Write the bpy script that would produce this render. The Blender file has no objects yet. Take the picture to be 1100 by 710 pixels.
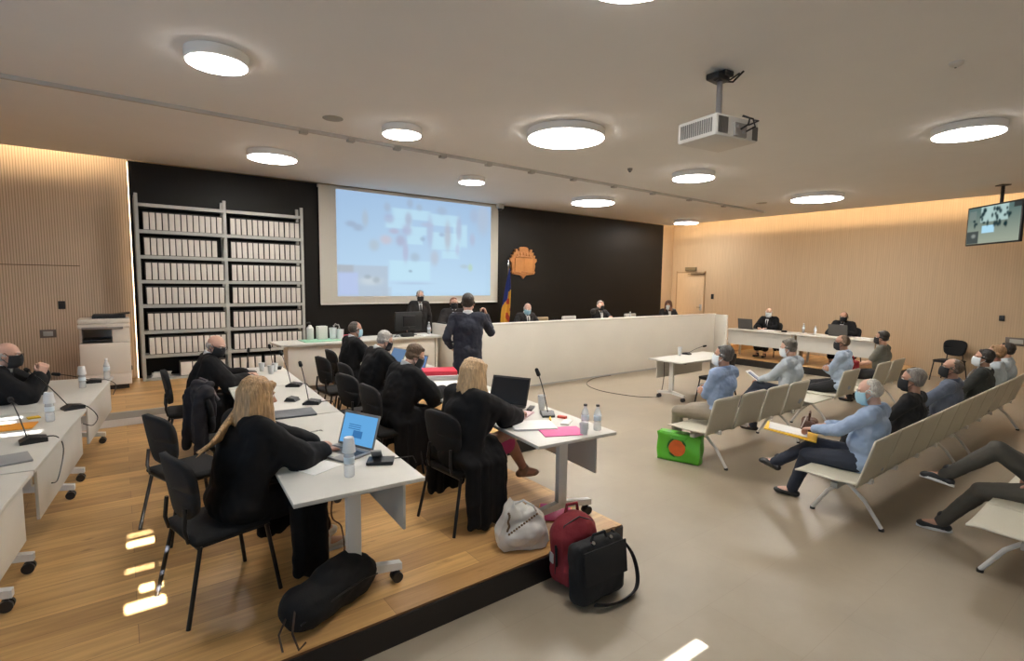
import bpy, bmesh, math, random
from mathutils import Vector, Matrix, noise
random.seed(7)
C = bpy.context.scene.collection
PI = math.pi
V = Vector
def R(d): return math.radians(d)

# ------------------------------------------------------------------ materials
_M = {}
def mat(name, col, rough=.5, metal=0, spec=.5, bump=0, bscale=40, var=0, vscale=6, stretch=None, alpha=1, trans=0, coat=0, sheen=0):
    if name in _M: return _M[name]
    m = bpy.data.materials.new(name); m.use_nodes = True
    nt = m.node_tree; N = nt.nodes; L = nt.links
    p = N['Principled BSDF']
    p.inputs['Base Color'].default_value = (*col, 1)
    p.inputs['Roughness'].default_value = rough
    p.inputs['Metallic'].default_value = metal
    p.inputs['Specular IOR Level'].default_value = spec
    if alpha < 1: p.inputs['Alpha'].default_value = alpha
    if trans: p.inputs['Transmission Weight'].default_value = trans
    if coat: p.inputs['Coat Weight'].default_value = coat
    if sheen: p.inputs['Sheen Weight'].default_value = sheen
    tc = N.new('ShaderNodeTexCoord'); mp = N.new('ShaderNodeMapping')
    L.new(tc.outputs['Object'], mp.inputs['Vector'])
    if stretch: mp.inputs['Scale'].default_value = stretch
    if var:
        n = N.new('ShaderNodeTexNoise'); n.inputs['Scale'].default_value = vscale; n.inputs['Detail'].default_value = 5
        L.new(mp.outputs[0], n.inputs['Vector'])
        r = N.new('ShaderNodeValToRGB')
        r.color_ramp.elements[0].position = .3; r.color_ramp.elements[1].position = .7
        r.color_ramp.elements[0].color = (*[max(0, c*(1-var)) for c in col], 1)
        r.color_ramp.elements[1].color = (*[min(1, c*(1+var)) for c in col], 1)
        L.new(n.outputs['Fac'], r.inputs[0]); L.new(r.outputs[0], p.inputs['Base Color'])
    if bump:
        n = N.new('ShaderNodeTexNoise'); n.inputs['Scale'].default_value = bscale; n.inputs['Detail'].default_value = 3
        L.new(mp.outputs[0], n.inputs['Vector'])
        b = N.new('ShaderNodeBump'); b.inputs['Strength'].default_value = bump; b.inputs['Distance'].default_value = .01
        L.new(n.outputs['Fac'], b.inputs['Height']); L.new(b.outputs[0], p.inputs['Normal'])
    _M[name] = m
    return m
def emis(name, col, s):
    if name in _M: return _M[name]
    m = bpy.data.materials.new(name); m.use_nodes = True
    nt = m.node_tree; nt.nodes.clear()
    e = nt.nodes.new('ShaderNodeEmission'); o = nt.nodes.new('ShaderNodeOutputMaterial')
    e.inputs[0].default_value = (*col, 1); e.inputs[1].default_value = s
    nt.links.new(e.outputs[0], o.inputs[0]); _M[name] = m
    return m
def emis_attr(name, s):
    m = emis(name, (1,1,1), s); nt = m.node_tree
    a = nt.nodes.new('ShaderNodeAttribute'); a.attribute_name = 'picture'
    e = [n for n in nt.nodes if n.type == 'EMISSION'][0]
    nt.links.new(a.outputs['Color'], e.inputs[0]); return m

def wood_floor(name):
    m = bpy.data.materials.new(name); m.use_nodes = True
    nt = m.node_tree; N = nt.nodes; L = nt.links; p = N['Principled BSDF']
    tc = N.new('ShaderNodeTexCoord'); L0 = tc.outputs['Object']
    br = N.new('ShaderNodeTexBrick'); L.new(L0, br.inputs['Vector'])
    br.inputs['Scale'].default_value = 1; br.inputs['Brick Width'].default_value = 1.9; br.inputs['Row Height'].default_value = .19
    br.inputs['Mortar Size'].default_value = .0015; br.inputs['Mortar Smooth'].default_value = .2
    br.inputs['Color1'].default_value = (.69, .42, .165, 1); br.inputs['Color2'].default_value = (.42, .235, .092, 1)
    br.inputs['Mortar'].default_value = (.25, .13, .06, 1); br.offset = .37
    mp = N.new('ShaderNodeMapping'); mp.inputs['Scale'].default_value = (1.1, 16, 1); L.new(L0, mp.inputs[0])
    n = N.new('ShaderNodeTexNoise'); n.inputs['Scale'].default_value = 1.6; n.inputs['Detail'].default_value = 8; n.inputs['Distortion'].default_value = .6
    L.new(mp.outputs[0], n.inputs['Vector'])
    r = N.new('ShaderNodeValToRGB'); r.color_ramp.elements[0].position = .32; r.color_ramp.elements[1].position = .66
    r.color_ramp.elements[0].color = (.80, .76, .72, 1); r.color_ramp.elements[1].color = (1.08, 1.08, 1.06, 1)
    L.new(n.outputs['Fac'], r.inputs[0])
    mx = N.new('ShaderNodeMix'); mx.data_type = 'RGBA'; mx.blend_type = 'MULTIPLY'; mx.inputs[0].default_value = 1
    L.new(br.outputs['Color'], mx.inputs[6]); L.new(r.outputs[0], mx.inputs[7])
    # knots
    mp2 = N.new('ShaderNodeMapping'); mp2.inputs['Scale'].default_value = (1.4, 5, 1); L.new(L0, mp2.inputs[0])
    n2 = N.new('ShaderNodeTexNoise'); n2.inputs['Scale'].default_value = 2.2; n2.inputs['Detail'].default_value = 3; L.new(mp2.outputs[0], n2.inputs['Vector'])
    r2 = N.new('ShaderNodeValToRGB'); r2.color_ramp.elements[0].position = .24; r2.color_ramp.elements[1].position = .33
    r2.color_ramp.elements[0].color = (.45, .38, .32, 1); r2.color_ramp.elements[1].color = (1, 1, 1, 1)
    L.new(n2.outputs['Fac'], r2.inputs[0])
    mx2 = N.new('ShaderNodeMix'); mx2.data_type = 'RGBA'; mx2.blend_type = 'MULTIPLY'; mx2.inputs[0].default_value = 1
    L.new(mx.outputs[2], mx2.inputs[6]); L.new(r2.outputs[0], mx2.inputs[7])
    L.new(mx2.outputs[2], p.inputs['Base Color'])
    p.inputs['Roughness'].default_value = .36; p.inputs['Specular IOR Level'].default_value = .45
    b = N.new('ShaderNodeBump'); b.inputs['Strength'].default_value = .08; L.new(n.outputs['Fac'], b.inputs['Height']); L.new(b.outputs[0], p.inputs['Normal'])
    return m
def tile_floor(name):
    m = bpy.data.materials.new(name); m.use_nodes = True
    nt = m.node_tree; N = nt.nodes; L = nt.links; p = N['Principled BSDF']
    tc = N.new('ShaderNodeTexCoord')
    br = N.new('ShaderNodeTexBrick'); L.new(tc.outputs['Object'], br.inputs['Vector'])
    br.inputs['Scale'].default_value = 1; br.inputs['Brick Width'].default_value = 1.2; br.inputs['Row Height'].default_value = .6
    br.inputs['Mortar Size'].default_value = .0012; br.inputs['Mortar Smooth'].default_value = .3
    br.inputs['Color1'].default_value = (.335, .280, .208, 1); br.inputs['Color2'].default_value = (.318, .266, .198, 1); br.inputs['Mortar'].default_value = (.265, .22, .165, 1)
    n = N.new('ShaderNodeTexNoise'); n.inputs['Scale'].default_value = 1.3; n.inputs['Detail'].default_value = 7; n.inputs['Roughness'].default_value = .6
    L.new(tc.outputs['Object'], n.inputs['Vector'])
    r = N.new('ShaderNodeValToRGB'); r.color_ramp.elements[0].position = .3; r.color_ramp.elements[1].position = .7
    r.color_ramp.elements[0].color = (.86, .85, .84, 1); r.color_ramp.elements[1].color = (1.06, 1.06, 1.06, 1)
    L.new(n.outputs['Fac'], r.inputs[0])
    mx = N.new('ShaderNodeMix'); mx.data_type = 'RGBA'; mx.blend_type = 'MULTIPLY'; mx.inputs[0].default_value = 1
    L.new(br.outputs['Color'], mx.inputs[6]); L.new(r.outputs[0], mx.inputs[7]); L.new(mx.outputs[2], p.inputs['Base Color'])
    mr = N.new('ShaderNodeMapRange'); mr.inputs[3].default_value = .30; mr.inputs[4].default_value = .5; L.new(n.outputs['Fac'], mr.inputs[0]); L.new(mr.outputs[0], p.inputs['Roughness'])
    return m
def slats(name, c1, c2, pitch, axis=0, bump=.5, duty=.35):
    m = bpy.data.materials.new(name); m.use_nodes = True
    nt = m.node_tree; N = nt.nodes; L = nt.links; p = N['Principled BSDF']
    tc = N.new('ShaderNodeTexCoord'); sx = N.new('ShaderNodeSeparateXYZ'); L.new(tc.outputs['Object'], sx.inputs[0])
    md = N.new('ShaderNodeMath'); md.operation = 'PINGPONG'; md.inputs[1].default_value = pitch/2; L.new(sx.outputs[axis], md.inputs[0])
    mr = N.new('ShaderNodeMapRange'); mr.inputs[1].default_value = pitch*duty*.5; mr.inputs[2].default_value = pitch*duty*.5+pitch*.12
    L.new(md.outputs[0], mr.inputs[0])
    n = N.new('ShaderNodeTexNoise'); n.inputs['Scale'].default_value = 3; n.inputs['Detail'].default_value = 6
    mp = N.new('ShaderNodeMapping'); mp.inputs['Scale'].default_value = (12, 12, .5); L.new(tc.outputs['Object'], mp.inputs[0]); L.new(mp.outputs[0], n.inputs['Vector'])
    mx = N.new('ShaderNodeMix'); mx.data_type = 'RGBA'; L.new(mr.outputs[0], mx.inputs[0]); mx.inputs[6].default_value = (*c2, 1); mx.inputs[7].default_value = (*c1, 1)
    mx2 = N.new('ShaderNodeMix'); mx2.data_type = 'RGBA'; mx2.blend_type = 'MULTIPLY'; mx2.inputs[0].default_value = 1
    r = N.new('ShaderNodeValToRGB'); r.color_ramp.elements[0].color = (.85, .85, .85, 1); r.color_ramp.elements[1].color = (1.1, 1.1, 1.1, 1); L.new(n.outputs['Fac'], r.inputs[0])
    L.new(mx.outputs[2], mx2.inputs[6]); L.new(r.outputs[0], mx2.inputs[7]); L.new(mx2.outputs[2], p.inputs['Base Color'])
    b = N.new('ShaderNodeBump'); b.inputs['Strength'].default_value = bump; b.inputs['Distance'].default_value = .01
    L.new(mr.outputs[0], b.inputs['Height']); L.new(b.outputs[0], p.inputs['Normal']); p.inputs['Roughness'].default_value = .55
    return m

WHITE = mat('white_laminate', (.57, .55, .50), .46, var=.02)
WHITEP = mat('white_painted_metal', (.72, .70, .66), .4)
BENCHW = mat('bench_white', (.72, .68, .60), .45, var=.03, vscale=1.5)
CEIL = mat('ceiling_paint', (.88, .865, .84), .9, var=.01, vscale=2)
DARK = mat('dark_panel', (.0085, .0070, .0058), .5, spec=.25, var=.15, vscale=.7)
RISER = mat('dark_riser', (.012, .010, .010), .3, bump=.05)
BLACKP = mat('black_plastic', (.012, .012, .013), .42, bump=.1, bscale=200)
BLACKM = mat('black_metal', (.015, .015, .017), .3, metal=.3)
BLACKF = mat('black_fabric', (.0065, .0065, .0075), .9, bump=.25, bscale=120)
ROBE = mat('black_robe', (.0042, .004, .005), .85, bump=.4, bscale=14, spec=.3)
SHELL = mat('cream_shell', (.56, .53, .43), .45, var=.02)
GREYM = mat('grey_steel', (.42, .42, .39), .5, metal=.1)
CHROME = mat('chrome', (.6, .6, .6), .18, metal=1)
WHEEL = mat('wheel_rubber', (.02, .02, .022), .35)
PAPER = mat('paper', (.80, .79, .77), .8, var=.03, vscale=20)
CLEAR = mat('clear_plastic', (.85, .88, .9), .12, alpha=.42, spec=.6)
CUPW = mat('white_cup', (.85, .87, .88), .35, alpha=.8)
BEIGEW = slats('beige_slat_wall', (.58, .43, .275), (.54, .395, .25), .045, 1, .06, .2)
BACKW = slats('beige_back_wall', (.58, .43, .275), (.54, .395, .25), .045, 0, .06, .2)
SLATW = slats('wood_slat_wall', (.66, .51, .37), (.43, .32, .22), .034, 0, .3, .22)
FLOORW = wood_floor('oak_planks'); TILE = tile_floor('grey_tiles')

# ------------------------------------------------------------------ mesh builder
class B:
    def __init__(s): s.bm = bmesh.new(); s.mi = 0
    def _mark(s, faces):
        for f in faces: f.material_index = s.mi
    def box(s, c, d, rz=0, bev=0, rx=0, ry=0, seg=2):
        g = bmesh.ops.create_cube(s.bm, size=1); vs = g['verts']
        M = Matrix.Translation(V(c)) @ Matrix.Rotation(rz, 4, 'Z') @ Matrix.Rotation(ry, 4, 'Y') @ Matrix.Rotation(rx, 4, 'X') @ Matrix.Diagonal((*d, 1))
        bmesh.ops.transform(s.bm, matrix=M, verts=vs)
        fs = {f for v in vs for f in v.link_faces}; s._mark(fs)
        if bev:
            es = {e for v in vs for e in v.link_edges}
            r = bmesh.ops.bevel(s.bm, geom=list(es), offset=bev, segments=seg, affect='EDGES', profile=.5)
            s._mark(r['faces'])
        return s
    def cyl(s, p0, p1, r0, r1=None, n=16, caps=True):
        r1 = r0 if r1 is None else r1
        p0 = V(p0); p1 = V(p1); d = p1-p0
        q = d.to_track_quat('Z', 'Y').to_matrix()
        a = [s.bm.verts.new(p0+q@V((r0*math.cos(t*2*PI/n), r0*math.sin(t*2*PI/n), 0))) for t in range(n)]
        b = [s.bm.verts.new(p1+q@V((r1*math.cos(t*2*PI/n), r1*math.sin(t*2*PI/n), 0))) for t in range(n)]
        fs = [s.bm.faces.new((a[i], a[(i+1) % n], b[(i+1) % n], b[i])) for i in range(n)]
        if caps: fs += [s.bm.faces.new(a[::-1]), s.bm.faces.new(b)]
        s._mark(fs); return s
    def tube(s, pts, r, n=8, sq=1):
        pts = [V(p) for p in pts]; rs = r if isinstance(r, (list, tuple)) else [r]*len(pts)
        rings = []; up = V((0, 0, 1)); prev = None
        for i, p in enumerate(pts):
            d = (pts[min(i+1, len(pts)-1)]-pts[max(i-1, 0)]).normalized()
            if prev is None:
                x = d.cross(up)
                if x.length < .05: x = d.cross(V((1, 0, 0)))
            else: x = prev-d*prev.dot(d)
            x.normalize(); prev = x; y = d.cross(x)
            rings.append([s.bm.verts.new(p+(x*math.cos(2*PI*k/n)+y*math.sin(2*PI*k/n)*sq)*rs[i]) for k in range(n)])
        fs = []
        for a, b in zip(rings, rings[1:]):
            for k in range(n): fs.append(s.bm.faces.new((a[k], a[(k+1) % n], b[(k+1) % n], b[k])))
        fs += [s.bm.faces.new(rings[0][::-1]), s.bm.faces.new(rings[-1])]
        s._mark(fs); return s
    def ell(s, c, r, M=None, u=16, v=10):
        g = bmesh.ops.create_uvsphere(s.bm, u_segments=u, v_segments=v, radius=1)
        T = Matrix.Translation(V(c)) @ (M.to_4x4() if M else Matrix.Identity(4)) @ Matrix.Diagonal((*r, 1))
        bmesh.ops.transform(s.bm, matrix=T, verts=g['verts'])
        s._mark({f for w in g['verts'] for f in w.link_faces}); return s
    def cap(s, p0, p1, r0, r1=None, n=12):
        r1 = r0 if r1 is None else r1
        p0 = V(p0); p1 = V(p1)
        L = (p1-p0).length
        if L < 1e-5: return s.ell(p0, (r0,)*3)
        k = 4; pts = []; rs = []
        d = (p1-p0)/L
        for i in range(k): a = PI/2*(1-i/k); pts.append(p0-d*r0*math.sin(a)); rs.append(max(r0*math.cos(a), r0*.08))
        pts += [p0, p1]; rs += [r0, r1]
        for i in range(1, k+1): a = PI/2*i/k; pts.append(p1+d*r1*math.sin(a)); rs.append(max(r1*math.cos(a), r1*.08))
        return s.tube(pts, rs, n)
    def lathe(s, prof, c=(0, 0, 0), n=20):
        c = V(c); rings = []
        for r, z in prof: rings.append([s.bm.verts.new(c+V((r*math.cos(2*PI*k/n), r*math.sin(2*PI*k/n), z))) for k in range(n)])
        fs = []
        for a, b in zip(rings, rings[1:]):
            for k in range(n): fs.append(s.bm.faces.new((a[k], a[(k+1) % n], b[(k+1) % n], b[k])))
        fs += [s.bm.faces.new(rings[0][::-1]), s.bm.faces.new(rings[-1])]
        s._mark(fs); return s
    def prism(s, poly, o, ax, ay, az, t):
        o = V(o); ax = V(ax); ay = V(ay); az = V(az)
        a = [s.bm.verts.new(o+ax*x+ay*y) for x, y in poly]; b = [s.bm.verts.new(o+ax*x+ay*y+az*t) for x, y in poly]
        n = len(poly)
        fs = [s.bm.faces.new(a[::-1]), s.bm.faces.new(b)]+[s.bm.faces.new((a[i], a[(i+1) % n], b[(i+1) % n], b[i])) for i in range(n)]
        s._mark(fs); return s
    def grid(s, fn, nu, nv, close=False):
        vs = [[s.bm.verts.new(fn(i/(nu-1), j/(nv-1))) for j in range(nv)] for i in range(nu)]
        s._mark([s.bm.faces.new((vs[i][j], vs[i+1][j], vs[i+1][j+1], vs[i][j+1])) for i in range(nu-1) for j in range(nv-1)])
        return s
    def build(s, name, m, parent=None, smooth=True, solid=0, sub=0, loc=None, mats=None):
        bmesh.ops.recalc_face_normals(s.bm, faces=s.bm.faces[:])
        me = bpy.data.meshes.new(name); s.bm.to_mesh(me); s.bm.free()
        me.materials.append(m)
        for x in mats or []: me.materials.append(x)
        if smooth:
            for p in me.polygons: p.use_smooth = True
            me.set_sharp_from_angle(angle=R(38))
        o = bpy.data.objects.new(name, me); C.objects.link(o)
        if parent: o.parent = parent
        if loc is not None: o.location = loc
        if solid: md = o.modifiers.new('s', 'SOLIDIFY'); md.thickness = solid; md.offset = 0
        if sub: md = o.modifiers.new('u', 'SUBSURF'); md.levels = sub; md.render_levels = sub
        return o
def tag(o, label, cat, group=None):
    o['label'] = label; o['category'] = cat
    if group: o['group'] = group
    return o
def thing(name, label, cat, loc=(0, 0, 0), rz=0, group=None):
    o = bpy.data.objects.new(name, None); C.objects.link(o); o.empty_display_size = .1
    o.location = loc; o.rotation_euler = (0, 0, rz)
    return tag(o, label, cat, group)
def struct(o, stuff=None): o['kind'] = 'structure'; return o
def dup(root, loc, rz, label=None, group=None):
    r = root.copy(); C.objects.link(r); r.location = loc; r.rotation_euler = (0, 0, rz)
    if label: r['label'] = label
    if group: r['group'] = group
    for ch in list(root.children):
        c = ch.copy(); C.objects.link(c); c.parent = r
        for g in list(ch.children):
            d = g.copy(); C.objects.link(d); d.parent = c
    return r
def recenter(o):  # move a world-built mesh so that its origin is at its base centre
    me = o.data; co = [v.co for v in me.vertices]
    c = V(((min(v.x for v in co)+max(v.x for v in co))/2, (min(v.y for v in co)+max(v.y for v in co))/2, min(v.z for v in co)))
    me.transform(Matrix.Translation(-c)); o.location = c; return o

# ------------------------------------------------------------------ camera
Rm = [[0.79906614, -0.04560015, 0.59951142], [-0.6011158, -0.08111156, 0.79503504], [0.01237359, -0.99566136, -0.09222447]]
cam = bpy.data.cameras.new('camera'); co = bpy.data.objects.new('camera', cam); C.objects.link(co)
cam.sensor_width = 36; cam.lens = 36*559/1100; cam.clip_start = .05
r_, d_, f_ = [V((Rm[0][i], Rm[1][i], Rm[2][i])) for i in range(3)]
co.matrix_world = Matrix(((r_.x, -d_.x, -f_.x, 0), (r_.y, -d_.y, -f_.y, 0), (r_.z, -d_.z, -f_.z, 2.1), (0, 0, 0, 1)))
bpy.context.scene.camera = co

# ------------------------------------------------------------------ room
P1, P2, CZ = .18, .36, 4.05
XL, XR, YF, YB = -5.0, 15.4, -3.2, 11.2
struct(B().box(((XL+XR)/2, (YF+YB)/2, -.1), (XR-XL+.4, YB-YF+.4, .2)).build('floor', TILE, smooth=False))
struct(B().box(((XL+3.13)/2, (2.66+8.34)/2, P1/2), (3.13-XL, 8.34-2.66, P1-.001)).box(((3.13+4.3)/2, (4.95+8.06)/2, P1/2), (4.3-3.13, 8.06-4.95, P1-.001)).box(((3.13+4.78)/2, 8.2, P1/2), (1.65, .28, P1-.001)).build('floor_platform_left', FLOORW, mats=[]))
struct(B().box(((XL+3.13)/2, 2.652, P1/2-.006), (3.13-XL, .014, P1-.014)).box((3.137, 3.8, P1/2-.006), (.014, 2.28, P1-.014)).box((3.72, 4.943, P1/2-.006), (1.17, .014, P1-.014)).box((4.307, 6.5, P1/2-.006), (.014, 3.1, P1-.014)).build('trim_1', RISER))
struct(B().box(((XL+4.8)/2, (8.35+YB)/2, P2/2), (4.8-XL, YB-8.35, P2)).box(((4.8+XR)/2, (8.15+YB)/2, P2/2), (XR-4.8, YB-8.15, P2)).build('floor_platform_back', FLOORW, smooth=False))
struct(B().box(((XL+4.8)/2, 8.33, P1+.045), (4.8-XL, .04, .09)).build('trim_2', WHITEP))
struct(B().box(((XL+4.8)/2, 8.335, P1+.137), (4.8-XL, .04, .088)).build('trim_3', GREYM))
struct(B().box(((13.05+XR)/2, (4.1+8.14)/2, P1/2), (XR-13.05, 4.04, P1)).build('floor_platform_right', FLOORW, smooth=False))
struct(B().box((13.043, 5.9, P1/2-.006), (.014, 3.6, P1-.014)).box(((13.05+XR)/2, 4.093, P1/2-.006), (XR-13.05, .014, P1-.014)).build('trim_4', RISER))
# ceiling with a lighting slot along the back and right walls
cx1, cy1 = 14.78, 10.93
struct(B().box(((XL+cx1)/2, (YF+cy1)/2, CZ+.05), (cx1-XL, cy1-YF, .1)).build('ceiling', CEIL, smooth=False))
struct(B().box(((XL+XR)/2, (YF+YB)/2, 4.6), (XR-XL+.4, YB-YF+.4, .1)).build('ceiling_slab', CEIL, smooth=False))
struct(B().box((cx1-.02, (YF+cy1)/2, 4.12), (.02, cy1-YF, .06)).box(((XL+cx1)/2, cy1-.02, 4.12), (cx1-XL, .02, .06)).build('trim_5', CEIL, smooth=False))
struct(B().box((XR+.1, (YF+YB)/2, 2.3), (.2, YB-YF+.4, 4.7)).build('wall_right', BEIGEW, smooth=False))
struct(B().box(((.3+XR)/2, YB+.1, 2.3), (XR-.3, .2, 4.7)).build('wall_back', BACKW, smooth=False))
struct(B().box(((XL+.3)/2, YB+.1, 2.3), (.3-XL, .2, 4.7)).build('wall_back_left', SLATW, smooth=False))
struct(B().box((7.38, 11.075, 2.2), (14.34, .15, 3.69)).build('wall_dark', DARK, smooth=False))
wy0, wy1, wz0, wz1 = -1.5, 5.5, 1.0, 3.1   # a window in the left wall lets daylight in
struct(B().box((XL-.1, (YF-.2+wy0)/2, 2.3), (.2, wy0-YF+.2, 4.7)).box((XL-.1, (wy1+YB+.2)/2, 2.3), (.2, YB+.2-wy1, 4.7)).box((XL-.1, (wy0+wy1)/2, (wz0-.05)/2), (.2, wy1-wy0, wz0+.05)).box((XL-.1, (wy0+wy1)/2, (wz1+4.65)/2), (.2, wy1-wy0, 4.65-wz1)).build('wall_left', BACKW, smooth=False))
b = B()
for k in range(6): b.box((XL-.08, wy0+(wy1-wy0)*k/5, (wz0+wz1)/2), (.06, .05, wz1-wz0))
for z in (wz0, wz1): b.box((XL-.08, (wy0+wy1)/2, z), (.06, wy1-wy0, .05))
struct(b.build('window_1', WHITEP, smooth=False))
# a thin horizontal joint in the slatted wall
struct(B().box((-2.6, YB-.004, 2.28), (4.2, .01, .012)).build('trim_6', mat('joint', (.12, .075, .04), .7)))
# rear wall with narrow gaps of a blind that let the sun through
SUN = V((0.03, -1, .335)).normalized()   # towards the sun
def back_project(p):  # point on the rear wall that throws light on p
    t = (YF-p[1])/SUN.y
    return V((p[0]+SUN.x*t, YF, p[2]+SUN.z*t))
holes = []
for (px, py, pz, wx, wy) in [(.04, 3.62, P1, .19, .085), (.075, 3.82, P1, .11, .06), (.04, 4.10, P1, .18, .022), (.05, 4.52, P1, .17, .075), (.04, 4.68, P1, .15, .02),
                             (2.40, 1.62, 0, .5, .05), (-.98, 5.72, .92, .5, .07), (-.95, 5.90, .92, .5, .05), (-.74, 5.28, .92, .42, .03)]:
    c = back_project((px, py, pz)); h = wy*SUN.z/abs(SUN.y)
    holes.append((c.x-wx/2, c.x+wx/2, c.z-h/2, c.z+h/2))
b = B()
zs = sorted({-.0, 4.7} | {h[2] for h in holes} | {h[3] for h in holes})
for z0, z1 in zip(zs, zs[1:]):
    zm = (z0+z1)/2; xs = [XL-.2]
    for h in sorted([h for h in holes if h[2] < zm < h[3]]): xs += [h[0], h[1]]
    xs.append(XR+.2)
    for x0, x1 in zip(xs[::2], xs[1::2]):
        if x1 > x0: b.box(((x0+x1)/2, YF-.005, zm), (x1-x0, .01, z1-z0))
struct(b.build('wall_front', CEIL, smooth=False))
# door in the right wall
struct(B().box((XR-.02, 10.45, P2+1.06), (.04, 1.02, 2.12), 0, .005).build('door_1', mat('door_wood', (.62, .45, .28), .5, var=.05, stretch=(8, 8, .6))))
struct(B().box((XR-.015, 9.915, P2+1.09), (.05, .03, 2.18)).box((XR-.015, 10.985, P2+1.09), (.05, .03, 2.18)).box((XR-.015, 10.45, P2+2.14), (.05, 1.1, .03)).build('trim_7', mat('door_frame', (.40, .27, .15), .5)))
tag(B().box((XR-.07, 10.15, P2+2.09), (.06, .5, .05), 0, .008).box((XR-.1, 10.35, P2+2.08), (.03, .3, .02)).build('door_closer', mat('bronze', (.22, .15, .09), .4, metal=.4)), 'small grey-brown door closer bar on top of the wooden door in the right wall', 'door closer')
o = tag(B().box((XR-.03, 10.45, 2.62), (.05, .42, .12), 0, .006).build('exit_plate', mat('dull_plate', (.20, .15, .08), .5)), 'small dull plate fixed above the wooden door in the right wall', 'sign')
t = thing('door_handle_plate', 'grey handle plate on the wooden door in the right wall', 'door handle', (XR-.045, 10.02, 1.35))
B().box((0, 0, 0), (.012, .09, .2), 0, .004).build('plate', GREYM, t); B().cyl((-.01, 0, 0), (-.05, 0, 0), .012).cyl((-.045, 0, 0), (-.045, .11, 0), .010).build('lever', CHROME, t)
def wallplate(name, label, cat, c, d, m, btn=None):
    t = thing(name, label, cat, c)
    B().box((0, 0, 0), d, 0, .004).build('plate', m, t)
    ax = 0 if d[0] < d[1] else 1
    e = list(d); off = [0, 0, 0]; e[1-ax] *= .6; e[2] *= .6; off[ax] = -d[ax]*.5; e[ax] = .008
    B().box(off, e, 0, .002).build('insert', btn or BLACKP, t)
GP = mat('grey_plate', (.16, .13, .11), .45)
wallplate('wall_switch', 'small black switch on the beige wall beside the wooden door', 'switch', (XR-.012, 9.62, 1.72), (.02, .09, .16), BLACKP)
wallplate('wall_switch', 'small black switch on the right wall under the hanging television', 'switch', (XR-.012, 2.63, 1.45), (.02, .09, .12), BLACKP)
wallplate('wall_panel_plate', 'grey rectangular socket plate on the right wall behind the last seated row', 'socket plate', (XR-.012, 2.36, .96), (.02, .36, .17), GP, GREYM)
wallplate('wall_switch', 'small black switch on the slatted wooden wall above the grey plate', 'switch', (-.76, YB-.012, 1.64), (.09, .02, .13), BLACKP)
wallplate('wall_panel_plate', 'grey rectangular socket plate on the slatted wooden wall', 'socket plate', (-.95, YB-.012, 1.18), (.20, .02, .13), GP, GREYM)
# ------------------------------------------------------------------ lights
LW = emis('lamp_glow', (1, .96, .90), 46)
LAMPS = [(.77, 5.33, .25, 'small round ceiling lamp nearest the top left of the room'), (2.98, 6.34, .25, 'small round ceiling lamp between the speaker grille and the ceiling rail'),
 (1.99, 8.86, .36, 'round ceiling lamp above the archive shelves'), (5.39, 8.46, .25, 'small round ceiling lamp above the middle of the projection screen'),
 (4.71, 5.14, .5, 'largest-looking round ceiling lamp, just left of the projector'), (8.16, 5.58, .36, 'round ceiling lamp seen just below the projector'),
 (8.91, 8.75, .5, 'wide round ceiling lamp above the wooden crest'), (13.89, 9.68, .36, 'farthest round ceiling lamp, in the corner above the door'),
 (12.1, 5.2, .5, 'wide round ceiling lamp above the lawyers at the far right desks'), (8.32, 1.89, .36, 'round ceiling lamp under the smoke detector near the television'),
 (2.55, 2.2, .36, 'round ceiling lamp cut by the top edge of the picture')]
for x, y, r, lb in LAMPS:
    t = thing('ceiling_lamp', lb, 'ceiling lamp', (x, y, CZ), 0, 'round ceiling lamps')
    B().lathe([(r-.01, 0), (r, -.005), (r, -.085), (r-.012, -.095)], n=48).build('housing', mat('lamp_housing', (.90, .88, .85), .5), t)
    B().lathe([(r-.014, -.094), (r-.014, -.1), (r-.03, -.103)], n=48).build('diffuser', LW, t)
LED = emis('led_strip', (1, .76, .48), 50)
tag(B().box((cx1-.12, (YF+cy1)/2, CZ+.19), (.03, cy1-YF, .02)).build('led_strip', LED), 'warm light strip hidden in the ceiling slot along the right wall', 'light strip')
tag(B().box(((XL+.0)/2, cy1-.09, CZ+.27), (-XL, .03, .02)).build('led_strip', LED), 'warm light strip hidden in the ceiling slot over the slatted wooden wall', 'light strip')
tag(B().box((.20, YB-.10, 2.2), (.010, .02, 3.68)).build('led_strip', emis('led_edge', (1, .78, .52), 5.5)), 'upright warm light strip at the left edge of the dark wall panel', 'light strip')
tag(B().box((14.555, YB-.07, 2.2), (.014, .02, 3.5)).build('led_strip', emis('led_soft', (1, .76, .48), 22)), 'upright warm light strip at the right edge of the dark wall panel', 'light strip')
sun = bpy.data.lights.new('sun', 'SUN'); so = bpy.data.objects.new('sun', sun); C.objects.link(so)
sun.energy = 260; sun.angle = .004; sun.color = (.92, .96, 1)
so.rotation_euler = SUN.to_track_quat('Z', 'Y').to_euler()
w = bpy.data.worlds.new('world'); bpy.context.scene.world = w; w.use_nodes = True
nt = w.node_tree; bg = nt.nodes['Background']; bg.inputs[0].default_value = (.55, .76, 1, 1); bg.inputs[1].default_value = 2.6
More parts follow.
